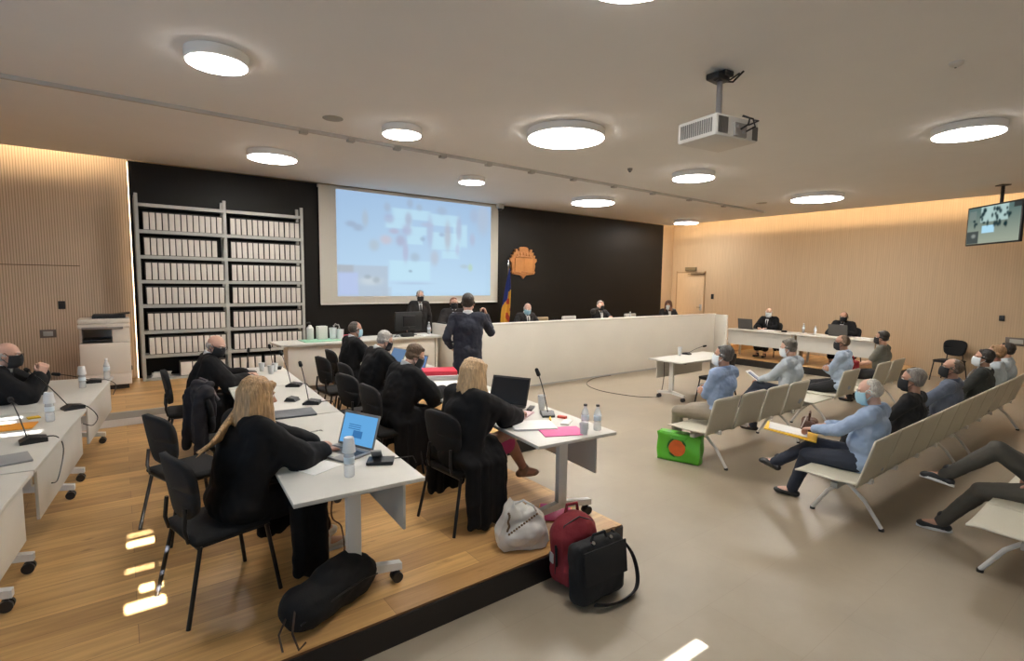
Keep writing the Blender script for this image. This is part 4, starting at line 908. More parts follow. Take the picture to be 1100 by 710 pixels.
bench_unit('middle row of linked cream seats carrying the man with the orange folder', 4.86, 'sssss', 1.555, .60, gap=.0, flat=True)
bench_unit('far half of the middle row of linked cream seats, reaching the right edge', 7.88, 'sssss', 1.555, .60, gap=.0, flat=True)
bench_unit('nearest row of linked cream seats, cut by the right edge of the picture', 4.72, 'sssss', .32, .60, gap=.0, flat=True)
# ------------------------------------------------------------------ the public
beige_t = cloth('beige_trousers', (.26, .22, .17)); navy_t = cloth('navy_jeans', (.022, .028, .045)); black_t = cloth('black_trousers', (.012, .012, .014))
X_ARMS = dict(hands=[(.09, .23, .77), (-.09, .20, .80)], elbow=[(-.9, -.1, -1), (.9, -.1, -1)], hdir=[((1, -.5, .1), (0.3, 1, .3)), ((-1, -.5, .1), (-.3, 1, .3))])
person('man in light blue shirt and beige trousers, arms crossed, by the green bag', (5.68, 3.39, 0), 2, s=1.05, lean=-5, yaw=16, nod=2, outfit='shirt', top=cloth('mid_blue_shirt', (.27, .36, .54)), bottom=beige_t, hair='full', hairc=hair_mat('darkgrey2', (.09, .085, .08)), mask='white', sk='b', seed=31, vox=.009, feet=[(-.12, .46, .085), (.10, .32, .085)], sleeves='long', **X_ARMS)
person('grey-haired man in a pale shirt, legs crossed, last seat of the first front group', (7.34, 3.34, 0), 4, s=1.04, lean=-1, yaw=10, nod=14, outfit='shirt', top=cloth('pale_shirt', (.42, .47, .52)), bottom=navy_t, hair='full', hairc=hair_mat('midgrey', (.13, .11, .09)), mask='white', sk='c', seed=32, vox=.010, hands=[(-.02, .40, .72), (.12, .38, .72)],
       feet=[(-.04, .44, .085), (-.10, .66, .30)], knees=[(-.1, .4, 1), (-.05, .6, 1)])
person('man in a pale blue shirt and black mask, arms crossed, in the second front group', (8.98, 3.34, 0), 8, s=1.02, lean=-4, yaw=6, nod=6, outfit='shirt', top=cloth('pale_blue_shirt', (.38, .46, .58)), bottom=black_t, hair='receding', hairc=brown, mask='black', sk='b', seed=33, vox=.010, feet=[(-.05, .66, .085), (.05, .70, .16)], **X_ARMS)
person('dark-haired man in a grey shirt with a red bag on his lap', (10.75, 3.36, 0), 4, s=1.0, lean=-2, yaw=4, nod=4, outfit='tshirt', top=cloth('olive_grey', (.13, .125, .10)), bottom=black_t, hair='full', hairc=dark, mask='black', sk='a', seed=34, vox=.011)
person('white-haired man in light blue shirt writing on an orange folder', (5.36, 1.75, 0), 2, seat=.43, lean=-7, yaw=12, nod=16, outfit='shirt', top=cloth('light_blue_shirt', (.30, .39, .55)), bottom=navy_t, hair='receding', hairc=hair_mat('white', (.46, .43, .38)), mask='blue', sk='c', seed=35, vox=.008, belly=.02,
       hands=[(-.10, .40, .74), (.10, .36, .76)], hdir=[((.4, .9, -.2), (0, 0, 1)), ((-.3, .9, -.3), (.5, 0, 1))], feet=[(-.04, .58, .085), (-.02, .76, .30)], knees=[(-.2, .3, 1), (-.1, .3, 1)])
person('grey-haired man in a black t-shirt and black mask, second in the middle row', (6.36, 1.75, 0), 2, seat=.43, lean=-8, yaw=12, nod=4, outfit='tshirt', top=cloth('black_tee', (.010, .010, .012)), bottom=black_t, hair='full', hairc=hair_mat('greymix', (.20, .18, .16)), mask='black', sk='b', seed=36, vox=.009, feet=[(-.12, .60, .085), (.10, .55, .085)], belly=.02)
person('balding man in blue-grey shirt and black mask in the middle row', (7.68, 1.75, 0), 2, seat=.43, lean=-8, yaw=14, nod=-2, outfit='shirt', top=cloth('bluegrey_shirt', (.10, .12, .17)), bottom=black_t, hair='receding', hairc=hair_mat('browngrey', (.10, .07, .05)), mask='black', sk='b', seed=37, vox=.010, hands=[(-.12, .30, .86), (.12, .33, .70)], hdir=[((.3, .2, .9), (-.6, .6, 0)), None])
person('man in a dark jacket and white mask sitting in the middle row', (9.2, 1.75, 0), 2, seat=.43, lean=-7, yaw=10, nod=2, outfit='jacket', top=cloth('dark_jacket', (.022, .024, .022)), bottom=black_t, hair='full', hairc=dark, mask='white', sk='b', seed=38, vox=.011)
person('sandy-haired person in a pale shirt behind the man in the dark jacket', (10.0, 1.75, 0), 2, seat=.43, lean=-4, yaw=6, outfit='shirt', top=cloth('pale_shirt2', (.45, .50, .54)), bottom=black_t, hair='full', hairc=hair_mat('sandy', (.30, .17, .08)), mask='black', sk='b', seed=39, vox=.012)
person('dark-haired person in a pale shirt at the far end of the middle row', (10.65, 1.75, 0), 2, seat=.43, lean=-4, yaw=4, outfit='shirt', top=cloth('pale_shirt2', (.45, .50, .54)), bottom=black_t, hair='short', hairc=dark, mask='white', sk='a', seed=40, vox=.012)
person('person in grey trousers and dark sneakers in the nearest row, legs crossed', (5.72, .56, 0), 8, seat=.43, lean=-4, outfit='shirt', top=cloth('dark_olive', (.06, .055, .04)), bottom=cloth('grey_trousers', (.075, .068, .055)), hair='short', hairc=brown, sk='b', seed=41, vox=.009, shoe=SNK,
       feet=[(-.02, .66, .085), (-.02, .66, .50)], knees=[(-.1, .3, 1), (.0, .2, 1)], hands=[(-.16, .12, .60), (.16, .12, .60)])
# skirt and bare legs of the woman with the bob are her body; the pink hem is a part
for o in [x for x in C.objects if x.parent is None and x.get('label', '').startswith('woman with light blond bob')]:
    b = B(); b.cap((.06, .16, .56), (.06, .44, .565), .100, .088); b.cap((-.1, .2, .55), (-.1, .42, .545), .09, .08)
    remesh(b, .011, 'dress', cloth('pink_dress', (.55, .07, .20)), o, 2, .005, 10)

# ------------------------------------------------------------------ things on the tables
TL = P1+.741
def smooth(pts, n=6):
    P_ = [V(pts[0])]+[V(p) for p in pts]+[V(pts[-1])]; out = []
    for i in range(1, len(P_)-2):
        for k in range(n):
            t_ = k/n; a, b2, c_, d = P_[i-1:i+3]
            out.append(.5*((2*b2)+(c_-a)*t_+(2*a-5*b2+4*c_-d)*t_*t_+(3*b2-a-3*c_+d)*t_**3))
    return out+[P_[-1]]
def mic(label, x, y, z, rz, head, group='gooseneck microphones', cable=None):
    t = thing('gooseneck_microphone', label, 'microphone', (x, y, z), R(rz), group)
    b = B(); b.prism([(-.075, 0), (.075, 0), (.075, .018), (.02, .045), (-.075, .03)], (-.055, 0, 0), (0, 1, 0), (0, 0, 1), (1, 0, 0), .11)
    b.build('base', BLACKP, t)
    q = Matrix.Rotation(-R(rz), 3, 'Z') @ V(head); L = V((0, .03, .03)); m = L*.5+q*.5+V((0, 0, q.z*.18))
    pts = [L*(1-u)**2+m*(2*u*(1-u))+q*u*u for u in [k/10 for k in range(11)]]
    B().tube(pts, .0045, 8).build('stem', BLACKM, t)
    d = (pts[-1]-pts[-2]).normalized(); B().cap(q-d*.01, q+d*.035, .019, .017).build('foam_head', mat('foam', (.008, .008, .008), .95), t)
    B().cyl((-.035, -.03, .032), (-.035, -.03, .036), .012).build('button', GREYM, t)
    if cable: B().tube(smooth([Matrix.Rotation(-R(rz), 3, 'Z') @ V(p) for p in cable]), .0042, 6).build('cable', BLACKP, t)
mic('nearest microphone on the middle line of tables, beside the dark tablet case', 1.42, 5.04, TL, 60, (.0, .36, .33), cable=[(.05, 0, .01), (.16, .02, .004), (.20, -.02, -.02), (.19, -.04, -.2)])
mic('microphone on the middle line of tables, second from the near end', 1.50, 6.0, TL, 60, (-.06, .26, .34), cable=[(.05, 0, .01), (.15, .05, .004), (.20, .06, -.1)])
mic('microphone at the far end of the middle tables, before the bald robed man', 1.60, 7.3, TL, 70, (-.10, -.18, .32))
mic('far microphone leaning toward the bald robed man by the shelving', 1.25, 7.10, TL, 90, (.05, .28, .26))
mic('microphone at the left edge, its cable looping down beside the grey pad', -.54, 4.95, TL, 100, (-.17, .55, .22), cable=[(.02, 0, .02), (.12, .03, .015), (.16, 0, -.08), (.14, -.25, -.22), (.12, -.4, -.20)])
mic('microphone bent up before the clasped hands of the bald man at the left edge', -.38, 6.02, TL, 110, (-.36, .72, .28), cable=[(.03, 0, .02), (.10, .0, .01), (.17, -.06, -.08), (.14, -.22, -.12), (.08, -.3, -.08)])
mic('far left microphone beside the bottle with a white cup, near the photocopier', -.28, 7.42, TL, 90, (-.30, .02, .12), cable=[(.03, 0, .02), (.12, .06, .01), (.2, .02, -.05), (.17, -.1, -.14)])
mic('tall microphone standing between the black laptop and the white phone', 3.0, 3.44, TL, 150, (-.04, .09, .37), cable=[(.03, .04, .01), (.1, .1, .004), (.05, .14, .004)])
mic('microphone alone on the small witness table', 8.78, 5.98, .741, 190, (.02, -.36, .20))
def bottle(label, x, y, z, h=.22, cap=None, cup=False, r=.031, group='plastic water bottles'):
    t = thing('water_bottle', label, 'bottle', (x, y, z), 0, group)
    B().lathe([(r*.85, 0), (r, .008), (r, h*.30), (r*.9, h*.34), (r, h*.38), (r, h*.62), (r*.8, h*.74), (r*.42, h*.86), (r*.40, h*.94)], n=18).build('body', CLEAR, t)
    B().lathe([(r*1.01, h*.40), (r*1.02, h*.41), (r*1.02, h*.58), (r*1.01, h*.59)], n=18).build('paper_band', mat('band', (.62, .70, .76), .5), t)
    B().lathe([(r*.48, h*.93), (r*.5, h*.94), (r*.5, h), (r*.3, h*1.005)], n=16).build('bottle_cap', cap or mat('cap_white', (.8, .8, .8), .4), t)
    if cup:
        c = thing('plastic_cup', 'white plastic cup turned over on top of '+cup, 'cup', (x, y, z+h*.72), 0, 'upturned plastic cups')
        B().lathe([(r*1.28, 0), (r*1.3, .003), (r*.95, .088), (r*.9, .09)], n=20).build('cup_wall', CUPW, c)
bottle('water bottle beside the open laptop, white cup over its neck', 1.06, 3.02, TL, .21, cup='the bottle beside the open laptop')
bottle('water bottle at the left tables between the two looping cables', -.50, 5.60, TL, .21, cup='the bottle behind the orange folder')
bottle('water bottle beside the far left microphone, under a white cup', -.36, 7.12, TL, .20, cup='the bottle beside the far left microphone')
bottle('water bottle at the far left tables in front of the photocopier', -.16, 7.62, TL, .24)
bottle('water bottle cut by the left edge beside the grey pad', -.74, 4.66, TL, .2)
BC = mat('cap_black', (.02, .02, .02), .4)
bottle('left one of the two black-capped water bottles at the pink folder', 2.96, 2.93, TL, .21, BC)
bottle('right one of the two black-capped water bottles, at the table corner', 3.03, 2.86, TL, .21, BC)
bottle('small bottle on the right end of the clerk desk beside the bench', 4.62, 8.72, P2+.74, .24)
bottle('bottle on the far right desks between the two laptops, nearer the bench', 13.75, 6.02, P1+.742, .24)
bottle('bottle with a blue band on the far right desks, beside the second laptop', 13.7, 5.72, P1+.742, .2)
bottle('water bottle on the bench before the judge with the raised hand', 10.0, 8.45, 1.115, .3)
def cup(label, x, y, z, h=.09, group='clear plastic cups'):
    t = thing('plastic_cup', label, 'cup', (x, y, z), 0, group)
    B().lathe([(.026, 0), (.036, h), (.038, h), (.028, .001)], n=18).build('cup_wall', CUPW, t); return t
cup('clear cup between the pink folder and the black-capped bottles', 2.86, 2.84, TL)
cup('clear tall cup beside the raised microphone on the table of the pink folder', 3.12, 3.66, TL, .13)
cup('tall white cup stack standing on the witness table', 8.50, 5.94, .741, .17)
for x, y, lb in [(1.47, 6.95, 'nearest'), (1.55, 7.10, 'middle'), (1.42, 7.22, 'farthest')]: cup(f'{lb} cup of the three at the far end of the middle tables', x, y, TL, .11)
def laptop(label, x, y, z, rz, w=.33, d=.23, ang=108, screen=None, m=None, glow=1.0):
    m = m or mat('laptop_silver', (.30, .30, .30), .4, metal=.5)
    t = thing('laptop', label, 'laptop', (x, y, z), R(rz), 'laptops')
    B().box((0, -d/2, .008), (w, d, .016), 0, .005).build('base', m, t)
    B().box((0, -d*.42, .0165), (w*.86, d*.42, .002)).build('keyboard', BLACKP, t); B().box((0, -d*.82, .0165), (w*.3, d*.22, .0015)).build('touchpad', GREYM, t)
    a = R(ang-90); M = Matrix.Rotation(-a, 3, 'X'); h = d
    B().box(V((0, .004, .014))+M @ V((0, 0, h/2)), (w, .008, h), 0, .003, rx=-a).build('lid', m, t)
    if screen: B().box(V((0, .004, .014))+M @ V((0, -.0047, h/2)), (w*.92, .001, h*.86), rx=-a).build('display', emis(screen[0], screen[1], glow), t)
    else: B().box(V((0, .004, .014))+M @ V((0, -.0047, h/2)), (w*.92, .001, h*.86), rx=-a).build('display', mat('dark_display', (.006, .006, .008), .12), t)
    if screen and screen[0] == 'blue_display':
        b = B()
        for k in range(3): b.box(V((-.04, .004, .014))+M @ V((0, -.0056, h*(.62-.06*k))), (w*.34, .0006, .006), rx=-a)
        b.box(V((.0, .004, .014))+M @ V((0, -.0056, h*.36)), (w*.26, .0006, .05), rx=-a)
        b.build('display_text', emis('blue_text', (.04, .16, .38), 1), t)
    return t
laptop('open silver laptop with a bright blue screen beside the woman with long blond hair', 1.27, 3.50, TL, -68, .35, .24, 108, ('blue_display', (.12, .36, .68)))
laptop('black open laptop in front of the woman with the light blond bob', 2.93, 3.95, TL, -62, .40, .27, 112, m=BLACKP)
laptop('laptop with a blue screen between the red binder and the brown-haired robed man', 2.98, 6.02, TL, -75, .33, .24, 112, ('blue_display2', (.10, .20, .42)))
laptop('far laptop with a dim blue screen before the grey-haired robed man', 3.05, 6.80, TL, -80, .33, .24, 118, ('blue_display3', (.12, .20, .34)))
laptop('dark laptop, lid toward the room, at the bench end of the right desks', 13.45, 7.38, P1+.742, 92, .40, .27, 100, m=mat('laptop_dark', (.07, .065, .06), .5))
laptop('dark laptop in front of the robed lawyer with the black mask', 13.55, 5.15, P1+.742, 88, .42, .27, 100, m=mat('laptop_dark', (.07, .065, .06), .5))
def sheets(name, label, cat, x, y, z, rz, w, d, h, m, edge=None, group=None, n=0):
    t = thing(name, label, cat, (x, y, z), R(rz), group)
    rr = random.Random(int(x*97+y*31))
    if n:
        b = B()
        for k in range(n): b.box((rr.uniform(-.008, .008), rr.uniform(-.008, .008), h*(k+.5)/n), (w, d, h/n*.96), R(rr.uniform(-3, 3)))
        b.build('sheets', m, t)
    else: B().box((0, 0, h/2), (w, d, h), 0, min(.003, h*.3)).build('cover', m, t)
    if edge: B().box((0, .0, h*.5), (w*.96, d*.98, h*1.0+.002), R(1.5)).build('inner_sheets', edge, t)
    return t
PINK = mat('pink_card', (.72, .12, .32), .6, var=.04); ORG = mat('orange_card', (.80, .32, .03), .6); YEL = mat('yellow_card', (.8, .48, .03), .6); RED = mat('red_card', (.60, .03, .06), .5); GRN = mat('green_card', (.28, .55, .38), .6)
sheets('pink_folder', 'bright pink card folder lying on the white table by the black-capped bottles', 'folder', 2.76, 2.99, TL, -24, .34, .24, .006, PINK)
sheets('notebook', 'open white notebook in front of the woman with the light blond bob', 'notebook', 2.68, 3.25, TL, -28, .34, .26, .014, PAPER, n=4)
sheets('mobile_phone', 'white mobile phone lying between microphone and pink folder', 'phone', 2.98, 3.17, TL, -55, .075, .15, .009, WHITEP)
sheets('remote_control', 'black remote control beside the black laptop', 'remote control', 3.02, 3.70, TL, -50, .05, .17, .018, BLACKP)
sheets('highlighter', 'small yellow highlighter at the foot of the tall microphone', 'pen', 2.93, 3.32, TL, -40, .015, .10, .014, YEL)
sheets('eraser_box', 'small red item at the foot of the tall microphone', 'box', 3.05, 3.30, TL, 20, .04, .08, .02, mat('red_item', (.6, .08, .05), .5))
sheets('papers', 'pinkish stapled papers under the hands of the woman with the bob', 'papers', 2.80, 3.60, TL, -60, .2, .28, .010, mat('pale_pink_paper', (.62, .45, .48), .8), n=3)
sheets('papers', 'thick pile of papers in front of the brown-haired robed man', 'papers', 2.80, 5.02, TL, -30, .42, .50, .03, PAPER, n=5)
rb = sheets('ring_binder', 'red binder lying on a stack of papers beside the standing man', 'binder', 3.08, 5.55, TL+.06, -22, .40, .30, .05, RED)
sheets('papers', 'stack of papers under the red binder', 'papers', 3.07, 5.55, TL, -20, .42, .34, .06, PAPER, n=8)
sheets('papers', 'loose sheets beside the hand of the brown-haired robed man', 'papers', 3.02, 4.55, TL, -8, .24, .34, .006, PAPER, n=2)
sheets('papers', 'outlined white sheet in front of the sleeve of the long-haired woman', 'papers', .93, 3.33, TL, -66, .30, .22, .003, PAPER)
sheets('tablet_folder', 'dark grey closed tablet case on the middle tables', 'tablet', 1.17, 4.74, TL, -6, .36, .27, .016, mat('slate', (.10, .105, .115), .5))
t = thing('card_reader', 'black device with a small grey phone leaning on it, right of the laptop', 'device', (1.31, 3.14, TL), R(-30))
B().box((0, 0, .012), (.17, .12, .024), 0, .006).build('case', BLACKP, t); B().box((-.03, .03, .05), (.07, .012, .10), 0, .003, rx=R(50)).build('leaning_phone', mat('phone_grey', (.45, .45, .44), .4), t)
B().tube([(.06, .04, .01), (.12, .07, .005), (.20, .10, .004), (.22, .12, -.05)], .004).build('cable', BLACKP, t)
t = thing('microphone_base', 'black desk unit without stem between the two near microphones', 'device', (1.30, 5.28, TL), R(50))
B().prism([(-.06, 0), (.06, 0), (.03, .04), (-.04, .03)], (-.05, 0, 0), (0, 1, 0), (0, 0, 1), (1, 0, 0), .10).build('case', BLACKP, t)
t = thing('crumpled_tissue', 'crumpled greenish tissue beside the sleeve of the long-haired woman', 'tissue', (.98, 3.95, TL))
b = B(); 
for k in range(7): b.ell((.05*math.cos(k*2.4), .04*math.sin(k*2.4), .015+.006*(k % 3)), (.035, .025, .014))
remesh(b, .006, 'tissue', mat('tissue', (.55, .60, .55), .8), t, 1, .006, 30)
t = thing('eyeglasses', 'folded glasses lying behind the laptop hands', 'glasses', (1.16, 4.02, TL), R(20))
B().tube([(-.06, 0, .01), (-.04, 0, .025), (0, 0, .018), (.04, 0, .025), (.06, 0, .01), (.05, .06, .006), (-.04, .07, .006)], .003).build('frame', GREYM, t)
sheets('orange_folder', 'orange folder with papers lying at the left edge tables', 'folder', -.78, 5.52, TL, -5, .40, .22, .01, ORG)
sheets('note_pad', 'small yellow pad beside the orange folder at the left', 'note pad', -.62, 5.80, TL, 15, .08, .08, .01, YEL)
sheets('papers', 'reddish papers held by the bald man at the left edge', 'papers', -.98, 5.5, TL, -8, .2, .3, .012, mat('brick_paper', (.42, .10, .07), .7), n=2)
sheets('desk_pad', 'grey rounded pad on the nearest left table', 'pad', -.72, 4.50, TL, 12, .42, .24, .014, mat('pad_grey', (.25, .25, .25), .6))
# clerk desk things
ZD = P2+.74
sheets('green_folder', 'pale green folder under the cups on the clerk desk', 'folder', 2.62, 8.74, ZD, 2, .60, .40, .012, GRN)
t = thing('soap_bottle', 'white pump bottle on the green folder of the clerk desk', 'bottle', (2.50, 8.88, ZD+.012)); B().lathe([(.05, 0), (.055, .01), (.055, .19), (.03, .22), (.02, .24)]).build('body', WHITEP, t); B().cyl((0, 0, .24), (0, 0, .29), .008).cyl((0, 0, .285), (-.06, -.02, .28), .01).build('pump', BLACKP, t)
t = thing('paper_roll_box', 'square white box beside the pump bottle on the clerk desk', 'box', (2.68, 8.84, ZD+.012)); B().box((0, 0, .11), (.16, .12, .22), 0, .01).build('box', WHITEP, t); B().box((0, 0, .222), (.07, .05, .006)).build('slot', GREYM, t)
t = thing('tape_dispenser', 'greyish tangle of cups and wire beside the white box on the clerk desk', 'office item', (2.90, 8.80, ZD))
B().lathe([(.05, 0), (.06, .20), (.062, .2), (.052, .005)], (-.05, 0, 0)).build('cup_wall', CUPW, t); B().lathe([(.05, 0), (.06, .17), (.062, .17), (.052, .005)], (.06, -.03, 0)).build('cup_wall', CUPW, t)
B().tube([(-.06, 0, .18), (0, .02, .27), (.06, 0, .22), (.02, -.03, .15), (-.05, -.02, .24), (.05, .01, .25), (.08, -.02, .12)], .006).build('wire', GREYM, t)
sheets('red_notebook', 'red notebook behind the cups on the clerk desk', 'notebook', 3.16, 8.86, ZD, 10, .22, .3, .05, RED)
t = thing('computer_monitor', 'black computer monitor seen from behind on the clerk desk', 'monitor', (4.27, 8.86, ZD), R(4))
B().box((0, .0, .26), (.56, .04, .34), 0, .01).build('casing', BLACKP, t); B().box((0, -.03, .26), (.26, .03, .2), 0, .01).build('back_cover', BLACKM, t)
B().box((0, -.02, .08), (.05, .03, .14)).build('stand', BLACKM, t); B().box((0, -.02, .008), (.24, .18, .016), 0, .006).build('foot', BLACKM, t)
t = thing('laptop_dock', 'black device and wires at the foot of the monitor', 'device', (4.12, 8.60, ZD)); B().box((0, 0, .03), (.22, .12, .06), 0, .01).build('case', BLACKP, t); B().tube([(-.1, 0, .03), (-.2, -.03, .06), (-.25, 0, .01), (-.15, .04, .01)], .006).build('cable', BLACKP, t)
sheets('papers', 'papers at the right end of the clerk desk', 'papers', 4.52, 8.62, ZD, 12, .34, .24, .012, PAPER, n=4)
sheets('papers', 'papers before the robed lawyer in the pale mask', 'papers', 13.50, 6.80, P1+.742, 5, .22, .34, .02, PAPER, n=4)
sheets('papers', 'papers at the near end of the far right desks', 'papers', 13.55, 4.62, P1+.742, -5, .22, .34, .014, PAPER, n=4)
sheets('desk_phone', 'small dark device on the far right desks before the pale-masked lawyer', 'device', 13.45, 6.35, P1+.742, 10, .08, .12, .05, BLACKP)
sheets('papers', 'papers read by the bald judge at the bench', 'papers', 7.22, 8.55, 1.115, 0, .3, .22, .012, PAPER, n=3)
# chair backs behind the bench
def oc(label, x, m):
    t = thing('office_chair', label, 'chair', (x, 9.3, P2), 0, 'chair backs behind the bench')
    B().box((0, .0, .70), (.46, .06, .48), 0, .03, seg=3).build('backrest', m, t); B().box((0, .25, .46), (.46, .46, .07), 0, .03).build('seat', m, t)
    B().cyl((0, .25, .06), (0, .25, .43), .03).build('column', CHROME, t); B().box((0, .02, .5), (.06, .03, .2)).build('back_support', BLACKM, t)
    for k in range(5): a = k*2*PI/5; B().tube([(0, .25, .08), (.26*math.cos(a), .25+.26*math.sin(a), .05)], .018).cyl((.26*math.cos(a), .25+.26*math.sin(a)-.02, .028), (.26*math.cos(a), .25+.26*math.sin(a)+.02, .028), .028).build('star_leg', CHROME, t)
oc('tan chair back beside the bald judge behind the bench', 7.85, mat('tan_leather', (.30, .22, .12), .5))
oc('pale grey chair back left of the judge with the raised hand', 8.75, mat('pale_leather', (.42, .40, .36), .5))
oc('pale grey chair back right of the judge with the raised hand', 11.0, mat('pale_leather', (.42, .40, .36), .5))
# handheld microphone and the judge's phone
t = thing('handheld_microphone', 'microphone held up by the standing man in the navy suit', 'microphone', (4.07, 6.06, 1.58), R(-32))
B().tube([(0, 0, 0), (0, .02, .10)], [.010, .013]).build('handle', BLACKP, t); B().ell((0, .025, .125), (.024, .024, .028)).build('foam_head', mat('foam_red', (.09, .02, .03), .9), t)
# ------------------------------------------------------------------ held and floor things
t = thing('orange_folder', 'orange folder with white sheets on the lap of the white-haired man', 'folder', (5.26, 2.36, .66), R(12)); t.rotation_euler = (R(8), R(-4), R(20))
B().box((0, 0, 0), (.25, .46, .012), 0, .003).build('cover', YEL, t); B().box((.02, .03, .009), (.20, .34, .006), R(4)).build('inner_sheets', PAPER, t)
t = thing('pen', 'thin pen in the hand of the white-haired man', 'pen', (5.34, 2.30, .70)); B().cyl((0, 0, 0), (.03, -.03, .12), .0045).build('barrel', WHITEP, t)
t = thing('mobile_phone', 'phone and papers held by the grey-haired man in the pale shirt', 'phone', (7.27, 3.82, .80), R(10)); t.rotation_euler = (R(35), 0, R(10))
B().box((0, 0, 0), (.09, .17, .01), 0, .004).build('case', mat('bluegrey', (.25, .29, .38), .4), t); B().box((.03, .02, -.01), (.20, .2, .004)).build('sheet', PAPER, t)
t = thing('red_bag', 'red bag on the lap of the dark-haired man at the end of the front row', 'bag', (10.45, 3.72, .60)); b = B(); b.box((0, 0, .09), (.34, .18, .16), 0, .04); remesh(b, .012, 'body', mat('bag_red', (.35, .02, .03), .7), t, 2, .012, 9); B().tube([(-.12, 0, .17), (-.05, 0, .25), (.06, 0, .25), (.13, 0, .17)], .009).build('strap', mat('bag_red', (.35, .02, .03), .7), t)
# green shopping bag
g = thing('green_shopping_bag', 'bright green shopping bag printed with a red fruit on the tiles', 'bag', (5.28, 3.63, 0), R(-72))
GB = mat('bag_green', (.10, .46, .03), .35)
def fbag(u, v):
    a = u*4; k = int(a) % 4; f = a-int(a); hw, hd = .245+.01*v, .085-.012*v
    c = [(-hw, -hd), (hw, -hd), (hw, hd), (-hw, hd)]; p, q = c[k], c[(k+1) % 4]
    x = p[0]*(1-f)+q[0]*f; y = p[1]*(1-f)+q[1]*f
    return V((x+.006*math.sin(v*9+u*20), y+.01*math.sin(v*7+x*12), .004+.33*v))
B().grid(fbag, 49, 12).build('side_walls', GB, g, solid=.004)
B().box((0, 0, .006), (.48, .16, .008)).build('bottom', mat('bag_bottom', (.01, .04, .01), .5), g)
b = B(); b.grid(lambda u, v: V((.243-.486*u, (-.07+.14*v), .333+.004*math.sin(u*9))), 6, 4); b.build('top_flap', GB, g, solid=.004)
for q in (-1, 1): B().tube([(-.10, q*.06, .32), (-.08, q*.10, .28), (.08, q*.10, .28), (.10, q*.06, .32)], .006).build('handle', GB, g)
b = B(); b.lathe([(.001, .006), (.06, .005), (.098, .0)], (0, 0, 0), n=28); b.bm.transform(Matrix.Translation((-.01, -.094, .17)) @ Matrix.Rotation(R(90), 4, 'X')); b.build('fruit_print', mat('fruit_red', (.72, .15, .03), .3, var=.35, vscale=3), g)
b = B()
for a0, a1 in ((105, 190), (215, 260), (20, 60)):
    pts = []
    for k in range(9): a = R(a0+(a1-a0)*k/8); pts.append((.118*math.cos(a), .118*math.sin(a)))
    for k in range(9): a = R(a1-(a1-a0)*k/8); r = .112-.022*math.sin(k/8*PI); pts.append((r*math.cos(a), r*math.sin(a)))
    b.prism(pts, (-.01, -.0925, .17), (1, 0, 0), (0, 0, 1), (0, -1, 0), .002)
b.build('leaf_print', mat('leaf_print', (.02, .12, .02), .4), g)
# brown bag
t = thing('brown_leather_bag', 'brown leather bag on the tiles under the front seats', 'bag', (7.55, 3.15, 0), R(20)); b = B(); b.box((0, 0, .14), (.42, .20, .26), 0, .06)
remesh(b, .012, 'body', mat('brown_leather', (.10, .035, .02), .45), t, 3, .015, 7); B().tube([(-.12, 0, .26), (-.09, 0, .36), (.09, 0, .36), (.12, 0, .26)], .011).build('handle', mat('brown_leather', (.10, .035, .02), .45), t)
# red backpack leaning on the platform
bp = thing('red_backpack', 'dark red backpack leaning against the platform edge behind the black bag', 'backpack', (2.46, 2.52, 0), R(-12))
RB = mat('backpack_red', (.20, .012, .02), .75, bump=.2, bscale=60)
b = B(); b.box((0, 0, .24), (.34, .22, .44), 0, .09); b.ell((0, 0, .38), (.17, .12, .14)); b.box((0, -.10, .16), (.26, .10, .22), 0, .04)
o = remesh(b, .010, 'body', RB, bp, 4, .012, 7)
B().tube([(-.05, .03, .50), (-.04, .03, .56), (.04, .03, .56), (.05, .03, .50)], .012).build('top_handle', RB, bp)
b = B(); b.tube([(-.165, -.04, .12), (-.16, -.05, .3), (-.11, -.06, .46), (0, -.07, .51), (.11, -.06, .46), (.16, -.05, .3)], .005); b.build('zip', BLACKP, bp)
B().box((-.172, .0, .22), (.006, .05, .07), 0, .006).build('side_badge', mat('badge', (.45, .44, .44), .4), bp)
B().tube([(-.16, -.05, .18), (-.175, -.07, .25), (-.17, -.05, .33)], .008).build('strap', BLACKF, bp)
# black shoulder bag
sb = thing('black_shoulder_bag', 'black shoulder bag with a wide strap standing in front of the red backpack', 'bag', (2.47, 2.30, 0), R(-2))
b = B(); b.box((0, 0, .21), (.42, .14, .39), 0, .04, rx=R(-6), seg=3); b.box((0, -.06, .17), (.36, .06, .24), 0, .025, rx=R(-6))
remesh(b, .010, 'body', BLACKF, sb, 3, .010, 8)
B().box((0, -.085, .28), (.38, .012, .22), 0, .005, rx=R(-6)).build('flap', BLACKF, sb)
b = B()
b.tube(smooth([(.16, .03, .41), (.22, .02, .36), (.30, -.03, .24), (.31, -.08, .12), (.26, -.12, .035), (.12, -.15, .022), (-.02, -.15, .03), (-.12, -.12, .05)]), .030, 8, .25); b.build('strap', BLACKF, sb)
B().tube([(-.07, -.01, .41), (-.05, -.01, .45), (.05, -.01, .45), (.07, -.01, .41)], .010).build('handle', BLACKF, sb)
for q in (-1, 1): B().cyl((q*.08, -.03, .405), (q*.08, -.045, .42), .012).build('buckle', CHROME, sb)
B().box((.15, .045, .40), (.10, .02, .05)).build('inner_paper', mat('kraft', (.45, .28, .15), .7), sb)
